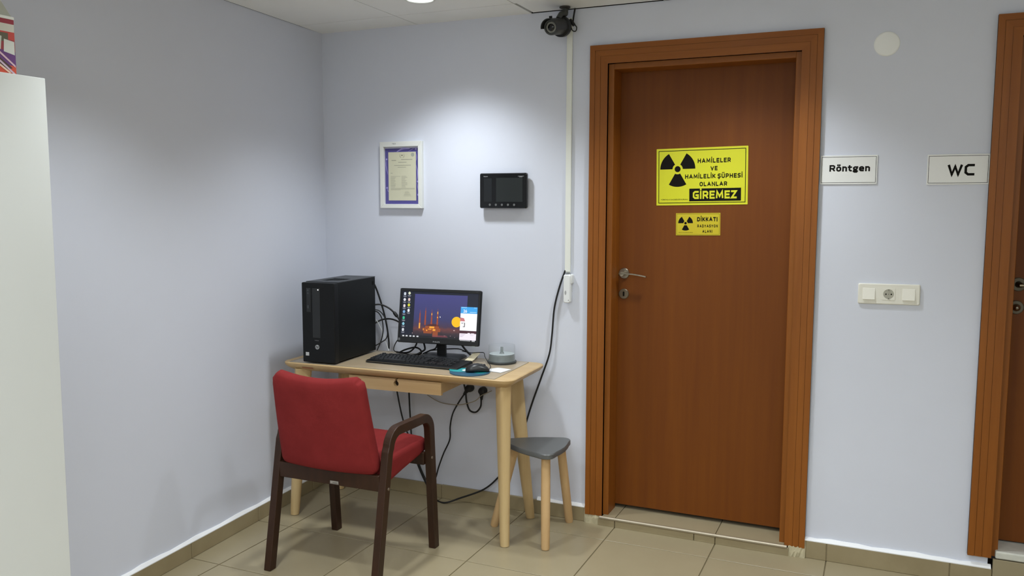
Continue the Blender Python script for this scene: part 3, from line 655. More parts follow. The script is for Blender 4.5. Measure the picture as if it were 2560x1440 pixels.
# ------------------------------------------------------------------ disc spindle
sp_ = on_desk('disc_spindle', 'nearly empty grey disc spindle under a clear cover on the desk', 'disc holder', 1.050, -.106, 0, DZM)
obj('locking_ring', MB().lathe([(.0655, 0), (.068, .002), (.068, .007), (.064, .010), (.05, .010)], 48), mat('spindle_black', (52, 56, 56), .4), sp_, smooth=True)
obj('grey_base', MB().lathe([(.062, .009), (.0605, .012), (.0585, .036), (.056, .0385), (.02, .0395), (.0001, .0395)], 48), mat('spindle_grey', (116, 124, 124), .4), sp_, smooth=True)
obj('disc', MB().lathe([(.0555, .0396), (.0575, .0400), (.0575, .0408), (.0555, .0410), (.0001, .0410)], 48), mat('disc_pale', (178, 186, 186), .25), sp_, smooth=True)
obj('spindle_post', MB().lathe([(.012, .041), (.009, .045), (.0065, .05), (.006, .071), (.005, .0725), (.0001, .0725)], 24), mat('spindle_grey', (116, 124, 124), .4), sp_, smooth=True)
obj('clear_cover', MB().lathe([(.0610, .012), (.0605, .079), (.0590, .082), (.0001, .083)], 48), clear('clear_styrene', (.97, .98, .98), .06, .06, 1.3), sp_, smooth=True)

# ------------------------------------------------------------------ red armchair
ch = thing('armchair', 'red upholstered armchair with dark brown wooden arms pulled up to the desk', 'chair', (.690, -.790, 0), .012)
def side_frame(x0, x1):
    # one bent hoop: rear leg, arm, front leg (y, z) in the chair frame
    path = [(-.222, .0), (-.128, .515)]
    def arc(cx, cz, r, a0, a1, n=8): return [(cx+r*math.cos(R2(a0+(a1-a0)*i/n)), cz+r*math.sin(R2(a0+(a1-a0)*i/n))) for i in range(n+1)]
    path += arc(-.054, .520, .066, 172, 94); path += arc(.140, .520, .062, 90, 4); path += [(.237, .0)]
    t = .0185; out = []; inn = []
    for i, p in enumerate(path):
        a = Vector(path[max(i-1, 0)]); b = Vector(path[min(i+1, len(path)-1)]); d = (b-a).normalized(); n = Vector((-d.y, d.x))
        if i == 0 or i == len(path)-1: n = Vector((-1 if i == 0 else 1, 0))
        out.append(Vector(p)+n*t); inn.append(Vector(p)-n*t)
    m = MB(); rs = []
    for o, q in zip(out, inn): rs.append([(x0, o.x, max(o.y, .0)), (x1, o.x, max(o.y, 0)), (x1, q.x, max(q.y, 0)), (x0, q.x, max(q.y, 0))])
    return m.rings(rs)
for s in (-1, 1):
    xa, xb = (s*.232, s*.264); xa, xb = min(xa, xb), max(xa, xb)
    sf = obj('side_frame', side_frame(xa, xb), WALNUT, ch, bevel=.003, seg=2)
    for y, z in ((-.148, .378), (.196, .405)):
        obj('screw_cap', MB().lathe([(.0065, 0), (.006, .002), (.0001, .0025)], 16).xf(Matrix.Translation((s*.264, y, z)) @ Matrix.Rotation(R2(90*s), 4, 'Y')), mat('steel_screw', (150, 140, 128), .35, .9), sf)
rl = obj('back_rail', MB().box((-.233, -.167, .368), (.233, -.143, .430)), WALNUT, ch, bevel=.003)
obj('maker_plate', MB().box((.012, -.169, .373), (.050, -.1665, .385)), mat('silver_plate', (196, 192, 186), .3, .7), rl)
obj('plate_print', MB().box((.024, -.1695, .3775), (.046, -.1688, .3795)).box((.014, -.1695, .3745), (.048, -.1688, .3755)), mat('plate_grey', (92, 88, 82), .5), rl)
obj('front_rail', MB().box((-.233, .180, .372), (.233, .204, .425)), WALNUT, ch, bevel=.003)
seat = rbox(.218, .186, .033, .024, 9)
seat.v = [(x*(1+.03*max(0, y)/.2), y, z + (.010*math.cos(min(1, abs(x)/.22)*1.57) if z > 0 else -.050*max(0, .5-y/.37))) for x, y, z in seat.v]
seat.xf(Matrix.Translation((0, .046, .444)) @ Matrix.Rotation(R2(2.5), 4, 'X')); obj('seat_cushion', seat, RED, ch, smooth='all')
bk = rbox(.226, .030, .195, .027, 13); bv = []
for x, y, z in bk.v:
    Rc = .046 if z > 0 else .022; q_, w_ = max(0, abs(x)-(.226-Rc)), max(0, abs(z)-(.195-Rc))
    if q_ > 0 and w_ > 0:                              # round the corners of the outline
        f_ = max(q_, w_)/math.hypot(q_, w_); x = math.copysign(.226-Rc+q_*f_, x); z = math.copysign(.195-Rc+w_*f_, z)
    t = (z+.195)/.39                                   # 0 bottom, 1 top
    xx = x*(1.00-.10*t)                                # narrower at the top
    zz = z + t*t*(.016*(abs(x)/.226)**2*1.4 - .008)    # ears at the corners, dip between
    yy = y - .020*(1-(x/.226)**2) - .004*math.sin(t*3.14)
    bv.append((xx, yy+.012, zz))
bk.v = bv
bk.xf(Matrix.Translation((0, -.190, .618)) @ Matrix.Rotation(R2(12), 4, 'X')); obj('backrest', bk, RED, ch, smooth='all')

# ------------------------------------------------------------------ stool
so = thing('stool', 'small grey three-legged stool with triangular seat beside the desk leg', 'stool', (1.29, -.25, 0))
tips = [(-.200, -.020), (.118, .152), (.128, -.182)]
def rtri(ins, z, r=.085):
    out = []; T = [Vector(t) for t in tips]; c = sum(T, Vector((0, 0)))/3
    T = [t + (c-t).normalized()*ins*1.3 for t in T]
    for i in range(3):
        p, a, b = T[i], T[i-1], T[(i+1) % 3]; da = (a-p).normalized(); db = (b-p).normalized()
        p0 = p+da*r; p1 = p+db*r
        for k in range(9):
            t = k/8; q = p0*(1-t)**2 + p*2*t*(1-t) + p1*t*t; out.append((q.x, q.y))
        # slightly bowed side
        q = p+db*r; nx = b+(p-b).normalized()*r
        for k in (1, 2, 3):
            t = k/4; m = q*(1-t)+nx*t; nrm = (m-c).normalized(); m = m+nrm*.010*math.sin(math.pi*t); out.append((m.x, m.y))
    return [(x, y, z) for x, y in out]
obj('seat', MB().rings([rtri(.006, .396), rtri(.0, .400), rtri(0, .416), rtri(.004, .420)]), GREYPL, so, smooth=True)
for (fx, fy), (tx, ty) in (((1.381, -.384), (1.365, -.345)), ((1.366, -.046), (1.352, -.135)), ((1.070, -.232), (1.185, -.250))):
    f = Vector((fx-1.29, fy+.25, .001)); t = Vector((tx-1.29, ty+.25, .398))
    obj('leg', MB().tube([f, f.lerp(t, .02), f.lerp(t, .5), t], [.0165, .0185, .020, .0195], 18), mat('beech_leg_wood', (216, 182, 134), .45, rgb2=(202, 164, 114), vscale=(24, 24, 2)), so, smooth=True)

# ------------------------------------------------------------------ framed certificate
cf = thing('picture_frame', 'white framed certificate with purple border hanging on the wall', 'picture frame', (.4655, 0, 1.437))
CM = Matrix(((1, 0, 0, 0), (0, 0, -1, 0), (0, 1, 0, 0), (0, 0, 0, 1)))
fw, fh, fb = .118, .324, .0205
fr = MB()
for o_, i_ in (((-fw, 0), (-fw+fb, fb)),): pass
def mitre(p): fr.prism(p, .0, .021)
mitre([(-fw, 0), (fw, 0), (fw-fb, fb), (-fw+fb, fb)]); mitre([(-fw, fh), (fw, fh), (fw-fb, fh-.025), (-fw+fb, fh-.025)])
mitre([(-fw, 0), (-fw+fb, fb), (-fw+fb, fh-.025), (-fw, fh)]); mitre([(fw, 0), (fw-fb, fb), (fw-fb, fh-.025), (fw, fh)])
obj('frame', fr.xf(CM), mat('white_frame', (232, 234, 230), .4), cf, bevel=.0012, seg=1)
PURP = mat('purple_print', (84, 78, 150), .4); LIL = mat('lilac_print', (168, 160, 222), .4); CREAM = mat('cream_certificate', (216, 214, 188), .6); FAINT = mat('faint_grey_print', (178, 176, 156), .7); MIDG = mat('mid_grey_print', (120, 118, 104), .7)
bd = obj('backing_card', flat(rect(-fw+fb-.002, fb-.002, fw-fb+.002, fh-.024), .004).xf(CM), mat('pale_card', (206, 208, 222), .6), cf)
pp = obj('purple_border', flat(rect(-fw+fb-.001, fb-.001, fw-fb+.001, fh-.032), .0045).xf(CM), PURP, cf)
def ribbon(pts, w, t):
    P = smooth_path([(x, y, 0) for x, y in pts], 6); m = MB(); n = len(P)
    for i, p in enumerate(P):
        d = (P[min(i+1, n-1)]-P[max(i-1, 0)]).normalized(); k = w*(.25+.75*math.sin(math.pi*i/(n-1))); nn = Vector((-d.y, d.x, 0))*k
        m.v += [(*(p+nn)[:2], t), (*(p-nn)[:2], t)]
        if i: m.f.append((2*i-2, 2*i-1, 2*i+1, 2*i))
    return m
sw = MB()
for pts, w in (([(-.03, .276), (.005, .290), (.045, .289)], .0045), ([(.035, .276), (.055, .285), (.07, .293)], .0012), ([(.080, .265), (.082, .245), (.078, .230)], .0016), ([(.079, .21), (.086, .175), (.082, .130)], .0022), ([(.082, .125), (.088, .095), (.092, .07)], .0016), ([(-.092, .238), (-.092, .205), (-.082, .165)], .0018), ([(-.088, .098), (-.083, .085), (-.078, .08)], .0014)):
    q = ribbon(pts, w, .0048); sw.add(q.v, q.f)
for x, y, r in ((.078, .288, .0062), (-.089, .24, .0045), (-.088, .10, .005), (.086, .13, .0045), (.089, .066, .0055)):
    sw.add([(a, b, .0049) for a, b in circ(x, y, r, 16)], [tuple(range(16))])
obj('swirls', sw.xf(CM), LIL, pp)
ct = obj('certificate', flat(rect(-.0785, .038, .078, .274), .0055).xf(CM), CREAM, cf)
ln = MB()
def bar(x0, y0, x1, y1): ln.add([(x0, y0, .0058), (x1, y0, .0058), (x1, y1, .0058), (x0, y1, .0058)], [(0, 1, 2, 3)])
bar(-.06, .232, -.034, .236); bar(-.005, .235, .058, .239); bar(-.022, .2225, .025, .226); bar(-.045, .2075, .05, .211); bar(-.025, .1985, .022, .2015); bar(-.066, .170, -.055, .173)
for i in range(11): bar(-.066, .155-i*.0052, -.048+random.uniform(0, .012) if i else -.01, .1568-i*.0052); bar(-.004, .155-i*.0052, .012+random.uniform(0, .02), .1568-i*.0052)
for i in range(3): bar(-.066, .097-i*.004, .07-(i == 2)*.08, .0986-i*.004)
for i in range(6): bar(.016-.002*i, .082-i*.0045, .036+.003*i, .0832-i*.0045)
obj('printed_lines', ln.xf(CM), FAINT, ct)
em = MB()
for s in (-1, 1):
    q = ribbon([(.000+s*.004, .246), (s*.0115, .252), (s*.0105, .266)], .0009, .0058); em.add(q.v, q.f)
em.add([(a*1.6, .258+(b)*.8, .0058) for a, b in circ(0, 0, .0032, 12)], [tuple(range(12))])
obj('emblem', em.xf(CM), MIDG, ct)
obj('round_seal', flat(circ(.060, .260, .0095), .0058).xf(CM), mat('seal_grey', (172, 176, 164), .6), ct)
obj('frame_lettering', text_mb('TEO', width=.022, height=.0065, bold=.01, M=CM @ Matrix.Translation((-.036, fh-.014, .0214))), mat('frame_print', (126, 128, 128), .6), cf)
obj('glass_pane', MB().prism(rect(-fw+fb-.003, fb-.003, fw-fb+.003, fh-.023), .0085, .0100).xf(CM), clear('picture_glass', (1, 1, 1), .0, .02, 1.25), cf)

# ------------------------------------------------------------------ wall intercom screen
it = thing('intercom_monitor', 'black wall-mounted video intercom screen with five round buttons', 'intercom', (1.0215, 0, 1.439))
IW, IH = .119, .162
obj('rear_housing', MB().prism(rrect(-IW+.012, .012, IW-.012, IH-.012, .006), .0, .018).xf(CM), BLACKP, it)
obj('housing', MB().rings([[(x, y, z) for x, y in rrect(-IW+i, i, IW-i, IH-i, .008)] for i, z in ((.004, .014), (0, .020), (0, .032), (.003, .036))]).xf(CM), BLACKG, it, smooth=True)
obj('speaker_panel', MB().prism(rect(-.096, .030, -.056, .138), .0358, .0366).xf(CM), mat('intercom_charcoal', (30, 33, 36), .25), it)
obj('display', MB().prism(rect(-.034, .030, .099, .140), .0358, .0366).xf(CM), mat('display_off', (38, 42, 42), .18), it)
for i in range(5):
    bx = -.066 + i*.0308
    b_ = obj('touch_button', MB().lathe([(.0052, .0362), (.0052, .0370), (.0042, .0370), (.0042, .0366), (.0001, .0366)], 20).xf(CM @ Matrix.Translation((bx, .0165, 0))), mat('button_grey', (112, 114, 114), .4), it)
    obj('button_symbol', flat(rect(bx-.0017, .0150, bx+.0017, .0180), .0369).xf(CM), mat('button_symbol_grey', (86, 88, 88), .5), b_)
obj('maker_lettering', text_mb('Netpoint', width=.021, height=.0045, bold=.01, M=CM @ Matrix.Translation((-.087, .145, .0366))), mat('pale_print', (176, 178, 180), .5), it)
obj('streak_and_print', MB().prism(rect(.076, .1455, .105, .1475), .0362, .0366).add([(.083, .1425, .0366), (.098, .1425, .0366), (.098, .1445, .0366), (.083, .1445, .0366)], [(0, 1, 2, 3)]).xf(CM), mat('streak_grey', (150, 152, 154), .4), it)  # grey bars stand for small text and a painted reflection streak

# ------------------------------------------------------------------ signs
def trefoil(cx, cy, r, n=10):
    m = MB(); 
    for a0 in (0, 120, 240):
        o = [(cx+r*math.cos(R2(a0+60*i/n)), cy+r*math.sin(R2(a0+60*i/n))) for i in range(n+1)]
        q = [(cx+r*.29*math.cos(R2(a0+60-60*i/n)), cy+r*.29*math.sin(R2(a0+60-60*i/n))) for i in range(n+1)]
        m.add([(x, y, 0) for x, y in o+q], [tuple(range(2*n+2))])
    m.add([(x, y, 0) for x, y in circ(cx, cy, r*.17, 24)], [tuple(range(24))]); return m
def frame_lines(x0, y0, x1, y1, w):
    m = MB()
    for a in (rect(x0, y0, x1, y0+w), rect(x0, y1-w, x1, y1), rect(x0, y0+w, x0+w, y1-w), rect(x1-w, y0+w, x1, y1-w)): m.add([(x, y, 0) for x, y in a], [(0, 1, 2, 3)])
    return m
# large yellow door sign, bottom-left corner at the origin
GW, GH = .395, .248
s1 = thing('warning_sign', 'large yellow radiation warning sign for pregnant people on the door', 'sign', (1.903, LY-.0004, 1.457))
s1.rotation_euler = (0, R2(-.9), 0)
def SM(t, x=0, y=0): return CM @ Matrix.Translation((x, y, t))
obj('sign_board', MB().prism(rrect(-GW/2, 0, GW/2, GH, .002, 2), 0, .002).xf(CM), YEL, s1)
obj('border_line', frame_lines(-GW/2+.009, .009, GW/2-.009, GH-.009, .0028).xf(SM(.0023)), BLACKINK, s1)
obj('radiation_trefoil', trefoil(-GW/2+.094, GH-.090, .0775).xf(SM(.0023)), BLACKINK, s1)
tx = GW/2
for s, x, y, w, h in (('HAMİLELER', .252, .181, .141, .0195), ('VE', .252, .148, .030, .0185), ('HAMİLELİK ŞÜPHESİ', .2495, .1145, .245, .0190), ('OLANLAR', .2495, .081, .118, .0185)):
    obj('lettering', stroke_mb(s, w, h, .235, SM(.0023, x-tx, y)), BLACKINK, s1)
bk_ = obj('black_bar', flat(rect(.146-tx, .0165, .367-tx, .0715)).xf(SM(.0023)), BLACKINK, s1)
obj('lettering', stroke_mb('GİREMEZ', .188, .0350, .235, SM(.0027, .2555-tx, .0262), .16), YEL, bk_)
obj('small_print', stroke_mb('TÜRKİYE ATOM ENERJİSİ KURUMU', .118, .0052, .18, SM(.0023, .080-tx, .0225)), BLACKINK, s1)
# small yellow door sign
s2 = thing('warning_sign', 'small yellow radiation area caution sign below the large one', 'sign', (1.892, LY-.0004, 1.3245)); s2.rotation_euler = (0, R2(-.9), 0)
gw, gh = .193, .0975
obj('sign_board', MB().prism(rect(-gw/2, 0, gw/2, gh), 0, .0015).xf(CM), YEL2, s2)
obj('border_line', frame_lines(-gw/2+.0035, .0035, gw/2-.0035, gh-.0035, .0009).xf(SM(.0018)), BLACKINK, s2)
obj('radiation_trefoil', trefoil(-gw/2+.0425, .0535, .0325).xf(SM(.0018)), BLACKINK, s2)
for s, x, y, w, h in (('DİKKAT!', .137, .061, .088, .0185), ('RADYASYON', .1385, .0345, .088, .0125), ('ALANI', .138, .0115, .043, .0125)):
    obj('lettering', stroke_mb(s, w, h,   .26 if h > .015 else .24, SM(.0018, x-gw/2, y), .22 if h > .015 else .34), BLACKINK, s2)
obj('small_print', stroke_mb('TÜRKİYE ATOM ENERJİSİ KURUMU', .064, .003, .15, SM(.0018, .043-gw/2, .011)), BLACKINK, s2)
# white room signs on the wall
def room_sign(label, x, z, w, h, s, tw, th, ty, tx=0, rot=0):
    t = thing('room_sign', label, 'sign', (x, 0, z)); t.rotation_euler = (0, rot, 0)
    obj('sign_board', MB().prism(rect(-w/2, 0, w/2, h), .0, .005).xf(CM), SIGNW, t, bevel=.0008, seg=1)
    obj('border_line', frame_lines(-w/2+.0045, .0055, w/2-.0045, h-.0055, .0015).xf(SM(.0053)), BLACKINK, t)
    obj('lettering', stroke_mb(s, tw, th, .21 if s == 'WC' else .235, SM(.0053, tx, ty), .14), BLACKINK, t)
room_sign('white rectangular sign reading Röntgen at the right of the main door', 2.499, 1.5400, .2085, .1125, 'Röntgen', .148, .0260, .0495, .004)
room_sign('white rectangular sign reading WC beside the second door', 2.8805, 1.5360, .2080, .1130, 'WC', .090, .0430, .0330, .010)

# ------------------------------------------------------------------ round cover plate, switch plate
rd = thing('junction_cover', 'round white blank cover plate high on the wall', 'cover plate', (2.617, 0, 2.071))
obj('cover_disc', MB().lathe([(.046, 0), (.046, .003), (.044, .0055), (.040, .0065), (.0001, .0068)], 48).xf(CM), mat('cover_white', (248, 250, 248), .5), rd, smooth=True)
sw_ = thing('switch_plate', 'white triple wall plate with two switches and a socket', 'switch', (2.6645, 0, 1.0725)); sw_.rotation_euler = (0, R2(-.6), 0)
PLW = mat('switch_white', (236, 234, 222), .38)
obj('plate', MB().rings([[(x, y, z) for x, y in rrect(-.111+i, i, .111-i, .080-i, .006)] for i, z in ((0, 0), (0, .006), (.003, .0095))]).xf(CM), PLW, sw_, smooth=True)
for cx in (-.071, .071):
    obj('rocker', MB().add([(cx-.0225, .0175, .009), (cx+.0225, .0175, .009), (cx+.0225, .0625, .009), (cx-.0225, .0625, .009), (cx-.0225, .0175, .0150), (cx+.0225, .0175, .0150), (cx+.0225, .0625, .0105), (cx-.0225, .0625, .0105)],
        [(0, 3, 2, 1), (4, 5, 6, 7), (0, 1, 5, 4), (1, 2, 6, 5), (2, 3, 7, 6), (3, 0, 4, 7)]).xf(CM), mat('rocker_white', (243, 241, 230), .35), sw_, bevel=.0008, seg=1)
n = 32; ci = circ(0, .040, .0195, n)
sq = []
for i in range(n):
    a = 2*math.pi*i/n; c, s = math.cos(a), math.sin(a); k = .0228/max(abs(c), abs(s)); sq.append((c*k, .040+s*k))
sk = MB().rings([[(x, y, .0094) for x, y in sq], [(x, y, .0108) for x, y in sq], [(x, y, .0108) for x, y in ci], [(x*.96, .040+(y-.040)*.96, .0098) for x, y in ci]], caps=False)
sk.add([(x*.96, .040+(y-.04)*.96, .0098) for x, y in ci], [tuple(range(n))])
so_ = obj('socket', sk.xf(CM), PLW, sw_)
wl_ = MB().rings([[(x*.96, .040+(y-.04)*.96, .01005) for x, y in ci], [(x*.9, .040+(y-.04)*.9, .0099) for x, y in ci]])
obj('socket_well', wl_.xf(CM), mat('socket_well_grey', (176, 174, 160), .5), so_)
for x, y, r in ((-.0095, .040, .0028), (.0095, .040, .0028)): obj('pin_hole', flat(circ(x, y, r, 14), .01015).xf(CM), BLACKINK, so_)
obj('earth_clip', MB().prism(rect(-.002, .0205, .002, .0255), .0099, .0125).prism(rect(-.002, .0545, .002, .0590), .0099, .0125).prism(circ(0, .04, .002, 10), .0099, .0104).xf(CM), mat('earth_grey', (130, 128, 118), .4, .5), so_)

# ------------------------------------------------------------------ surveillance camera, conduit, remote unit
cc = thing('surveillance_camera', 'dark grey bullet surveillance camera hanging from the ceiling edge', 'camera', (1.327, -.058, H))
fc = Vector((1.308, -.175, 2.205)) - Vector((1.327, -.058, H)); dirv = Vector((-.06, -.95, -.20)).normalized()
zq = -dirv; xq = Vector((0, 0, 1)).cross(zq).normalized(); yq = zq.cross(xq)
BM_ = Matrix(((xq.x, yq.x, zq.x, fc.x), (xq.y, yq.y, zq.y, fc.y), (xq.z, yq.z, zq.z, fc.z), (0, 0, 0, 1))) @ Matrix.Scale(1.16, 4)   # local z runs to the rear
GUN = mat('gunmetal', (66, 68, 66), .4); GUNL = mat('lighter_gunmetal', (138, 138, 130), .45)
obj('barrel', MB().lathe([(.0001, .004), (.021, .004), (.0215, -.001), (.027, -.001), (.028, .003), (.028, .100), (.022, .112), (.0001, .114)], 36).xf(BM_), GUN, cc, smooth=True)
obj('infrared_ring', MB().lathe([(.0135, .0036), (.0135, .0022), (.0195, .0022), (.0195, .0036)], 36).xf(BM_), GUNL, cc, smooth=True)
leds = MB()
for i in range(18):
    a = 2*math.pi*i/18; q = MB().lathe([(.0014, .0022), (.0012, .0008), (.0001, .0006)], 8, (.0165*math.cos(a), .0165*math.sin(a), 0)); leds.add(q.v, q.f)
obj('infrared_emitters', leds.xf(BM_), mat('led_pale', (150, 150, 140), .3), cc)
obj('lens', MB().lathe([(.0125, .0036), (.0125, .001), (.010, -.0005), (.0001, -.0012)], 28).xf(BM_), BLACKG, cc, smooth=True)
def visor(z0, z1, r, a0, a1, n=18):
    m = MB(); rs = []
    for i in range(n+1):
        a = R2(a0+(a1-a0)*i/n); c, s = math.cos(a), math.sin(a)
        rs.append([(r*c, r*s, z0), ((r+.003)*c, (r+.003)*s, z0), ((r+.003)*c, (r+.003)*s, z1), (r*c, r*s, z1)])
    return m.rings(rs)
obj('sun_visor', visor(-.020, .085, .0295, -5, 200).xf(BM_), mat('visor_black', (34, 35, 37), .45), cc, smooth=True)
obj('visor_knob', MB().box((-.004, .031, .0), (.004, .040, .01)).xf(BM_), BLACKP, cc)
obj('rear_cap', MB().lathe([(.0295, .082), (.037, .085), (.038, .104), (.031, .116), (.0001, .119)], 36).xf(BM_), mat('cap_black', (16, 17, 17), .4, spec=.25), cc, smooth=True)
j0 = BM_ @ Vector((0, .030, .075))
obj('arm', MB().tube(smooth_path([j0, j0+Vector((.010, .012, .022)), Vector((.004, -.004, -.030)), Vector((0, 0, -.004))], 5), [.012]*16, 14), GUN, cc, smooth=True)
obj('foot_plate', MB().lathe([(.024, -.0005), (.024, -.004), (.016, -.008), (.0001, -.008)], 24), mat('foot_dark', (58, 52, 46), .5), cc, smooth=True)
CL = Vector((1.327, -.058, H))
def W(p): return Vector(p)-CL
obj('lead', MB().tube(smooth_path([W((1.318, -.075, 2.235)), W((1.322, -.060, 2.265)), W((1.330, -.045, 2.292)), W((1.332, -.03, 2.311))], 6), .0035, 8), CABLE, cc, smooth=True)
obj('lead', MB().tube(smooth_path([W((1.335, -.060, 2.225)), W((1.346, -.045, 2.235)), W((1.354, -.032, 2.215)), W((1.368, -.03, 2.212)), W((1.372, -.03, 2.228)), W((1.362, -.032, 2.240)), W((1.352, -.035, 2.252))], 6), .0026, 8), CABLE, cc, smooth=True)
obj('connector', MB().tube([W((1.343, -.036, 2.262)), W((1.350, -.035, 2.252)), W((1.362, -.034, 2.236))], [.006, .0075, .0075], 12), CABLE, cc, smooth=True)
obj('lead', MB().tube(smooth_path([W((1.356, -.034, 2.244)), W((1.357, -.030, 2.27)), W((1.360, -.02, 2.311))], 6), .004, 8), CABLE, cc, smooth=True)
cdt = thing('cable_trunking', 'narrow white plastic cable trunking running down beside the door', 'cable trunking', (1.333, 0, 1.150))
obj('trunking_base', MB().box((-.0115, -.0080, 0), (.0115, -.0002, 1.125)), mat('trunking_white', (236, 238, 230), .45), cdt, bevel=.001, seg=1)
obj('trunking_lid', MB().box((-.0128, -.0125, .003), (.0128, -.0070, 1.125)), mat('trunking_white', (236, 238, 230), .45), cdt, bevel=.0015, seg=2)
rm = thing('wireless_unit', 'small white plastic box with grey oval mark below the cable trunking', 'device', (1.339, 0, 1.014))
obj('shell', MB().rings([[(x, y, z) for x, y in rrect(-.019+i, i, .015-i, .128-i, .008)] for i, z in ((0, .012), (0, .026), (.003, .031))]).xf(CM), mat('device_white', (234, 236, 236), .4), rm, smooth=True)
obj('back_clip', MB().rings([[(x, y, z) for x, y in rrect(-.001+i, .086+i, .022-i, .130-i, .007)] for i, z in ((0, .0), (0, .021), (.002, .024))]).xf(CM), mat('device_white_side', (226, 228, 228), .4), rm, smooth=True)
obj('mount', MB().box((-.010, -.013, .02), (.012, -.0002, .11)), mat('device_white_side', (226, 228, 228), .4), rm)
obj('oval_mark', flat([(-.0075+.0042*math.cos(t), .046+.0100*math.sin(t)) for t in [2*math.pi*i/24 for i in range(24)]], .0313).xf(CM), mat('mark_grey', (168, 170, 170), .5), rm)
obj('triangle_mark', MB().add([(.004, .010, .0313), (.010, .0105, .0313), (.0075, .016, .0313)], [(0, 1, 2)]).xf(CM), mat('mark_dark_grey', (130, 130, 130), .5), rm)
obj('hook', MB().tube([(.0155, -.02, .09), (.0195, -.02, .088), (.020, -.02, .055), (.0215, -.02, .05)], .0008, 6), mat('thin_wire', (190, 190, 188), .4), rm)
obj('aerial_clip', MB().tube(smooth_path([(-.012, -.02, .126), (-.006, -.018, .133), (.002, -.014, .135), (.008, -.016, .131), (.013, -.02, .130)], 4), .0022, 8), mat('clip_grey', (120, 122, 120), .5), rm)

# ------------------------------------------------------------------ cables
def cable(label, pts, r, m=CABLE, k=8, group=None, name='cable'):
    o = obj(name, MB().tube(smooth_path(pts, k), r, 10), m, smooth=True); return tag(o, label, 'cable', group)
cable('long black cable sagging from the white trunking down to the floor under the desk',
    [(1.322, -.010, 1.160), (1.296, -.012, 1.085), (1.272, -.014, .985), (1.262, -.016, .86), (1.250, -.018, .77), (1.212, -.018, .66), (1.165, -.018, .53), (1.128, -.018, .41), (1.105, -.020, .325), (1.05, -.02, .235), (.995, -.02, .155), (.92, -.03, .085), (.80, -.05, .030), (.735, -.075, .006), (.68, -.06, .004), (.635, -.035, .025), (.565, -.02, .12), (.52, -.02, .24), (.505, -.02, .42), (.50, -.022, .58), (.495, -.024, .70)], .0042)
def plug(label, x, z, rot):
    t = thing('power_plug', label, 'plug', (x, 0, z)); t.rotation_euler = (0, rot, 0)
    obj('socket_face', MB().lathe([(.024, 0), (.024, .003), (.0001, .003)], 28).xf(CM), mat('socket_face_white', (214, 216, 222), .5), t)
    obj('plug_body', MB().lathe([(.0190, .003), (.0195, .006), (.0195, .022), (.016, .034), (.010, .038), (.0001, .0385)], 28).xf(CM), CABLE, t, smooth=True)
    obj('strain_relief', MB().tube([(0, -.026, -.008), (0, -.026, -.026), (0, -.024, -.042)], [.012, .0085, .0058], 12), CABLE, t, smooth=True)
plug('left of two black mains plugs in the wall under the desk', .838, .573, R2(40))
plug('right of two black mains plugs in the wall under the desk', .908, .566, R2(4))
cable('black mains cord hanging from the left plug towards the chair', [(.812, -.024, .542), (.785, -.03, .50), (.752, -.03, .44), (.738, -.03, .375), (.735, -.03, .31), (.70, -.03, .235), (.675, -.035, .165), (.655, -.04, .10), (.615, -.04, .085), (.575, -.035, .14), (.545, -.03, .21), (.47, -.02, .36), (.435, -.02, .50), (.415, -.02, .62), (.41, -.022, .69)], .0038)
cable('short black cord looping up from the right plug', [(.905, -.026, .528), (.902, -.028, .49), (.878, -.03, .462), (.845, -.03, .468), (.828, -.03, .51), (.825, -.034, .56), (.822, -.045, .60), (.818, -.045, .66)], .0042)
cable('thin beige wire drooping along the wall under the desk', [(.60, -.010, .515), (.653, -.010, .491), (.70, -.010, .482), (.80, -.046, .494), (.88, -.046, .520), (.915, -.044, .55), (.951, -.006, .568)], .0020, mat('beige_wire', (160, 148, 128), .6))
# behind the tower and under the monitor
gz = DZM
cg = 'tangle of cables behind the computer'
cable('thick black aerial cord rising along the back edge of the tower', [(.330, -.085, 1.085), (.338, -.062, 1.05), (.355, -.05, .99), (.375, -.045, .92), (.392, -.045, .85), (.405, -.05, .78), (.408, -.055, .74)], .0045, group=cg)
vg = thing('video_cable', 'black monitor cable with a ferrite bead arching from the tower', 'cable', (0, 0, 0), 0, cg)
obj('cord', MB().tube(smooth_path([(.345, -.10, .962), (.372, -.07, .962), (.415, -.06, .945), (.45, -.055, .915), (.478, -.06, .885), (.52, -.075, .84), (.58, -.09, .83)], 8), .0042, 10), CABLE, vg, smooth=True)
obj('ferrite_bead', MB().tube([(.440, -.056, .926), (.444, -.056, .922), (.456, -.055, .908), (.460, -.056, .904)], [.006, .0085, .0085, .006], 14), CABLE, vg, smooth=True)
cable('black power cord curving low from the tower to the monitor', [(.345, -.10, .865), (.375, -.07, .885), (.42, -.06, .892), (.47, -.06, .88), (.52, -.07, .85), (.58, -.08, .83)], .0042, group=cg)
cable('thin black lead dropping from the tower ports to the desk', [(.345, -.10, .932), (.365, -.085, .925), (.385, -.08, .895), (.392, -.08, .84), (.385, -.085, .79), (.368, -.10, .736)], .0028, group=cg)
cable('second thin black lead dropping from the tower ports', [(.345, -.10, .940), (.375, -.085, .932), (.402, -.08, .900), (.415, -.078, .85), (.412, -.08, .80), (.385, -.095, .775), (.350, -.105, .755)], .0028, group=cg)
cable('thin white lead running down beside the tower', [(.345, -.10, .905), (.365, -.085, .875), (.392, -.078, .815), (.41, -.08, .77), (.43, -.09, .737)], .0018, mat('white_lead', (206, 208, 208), .5), group=cg)
cable('black lead looping on the desk left of the monitor stand', [(.58, -.10, .80), (.54, -.09, .815), (.49, -.08, .805), (.465, -.085, .775), (.465, -.10, .745), (.50, -.11, .737), (.56, -.125, .736), (.62, -.16, .736)], .0024, group=cg)
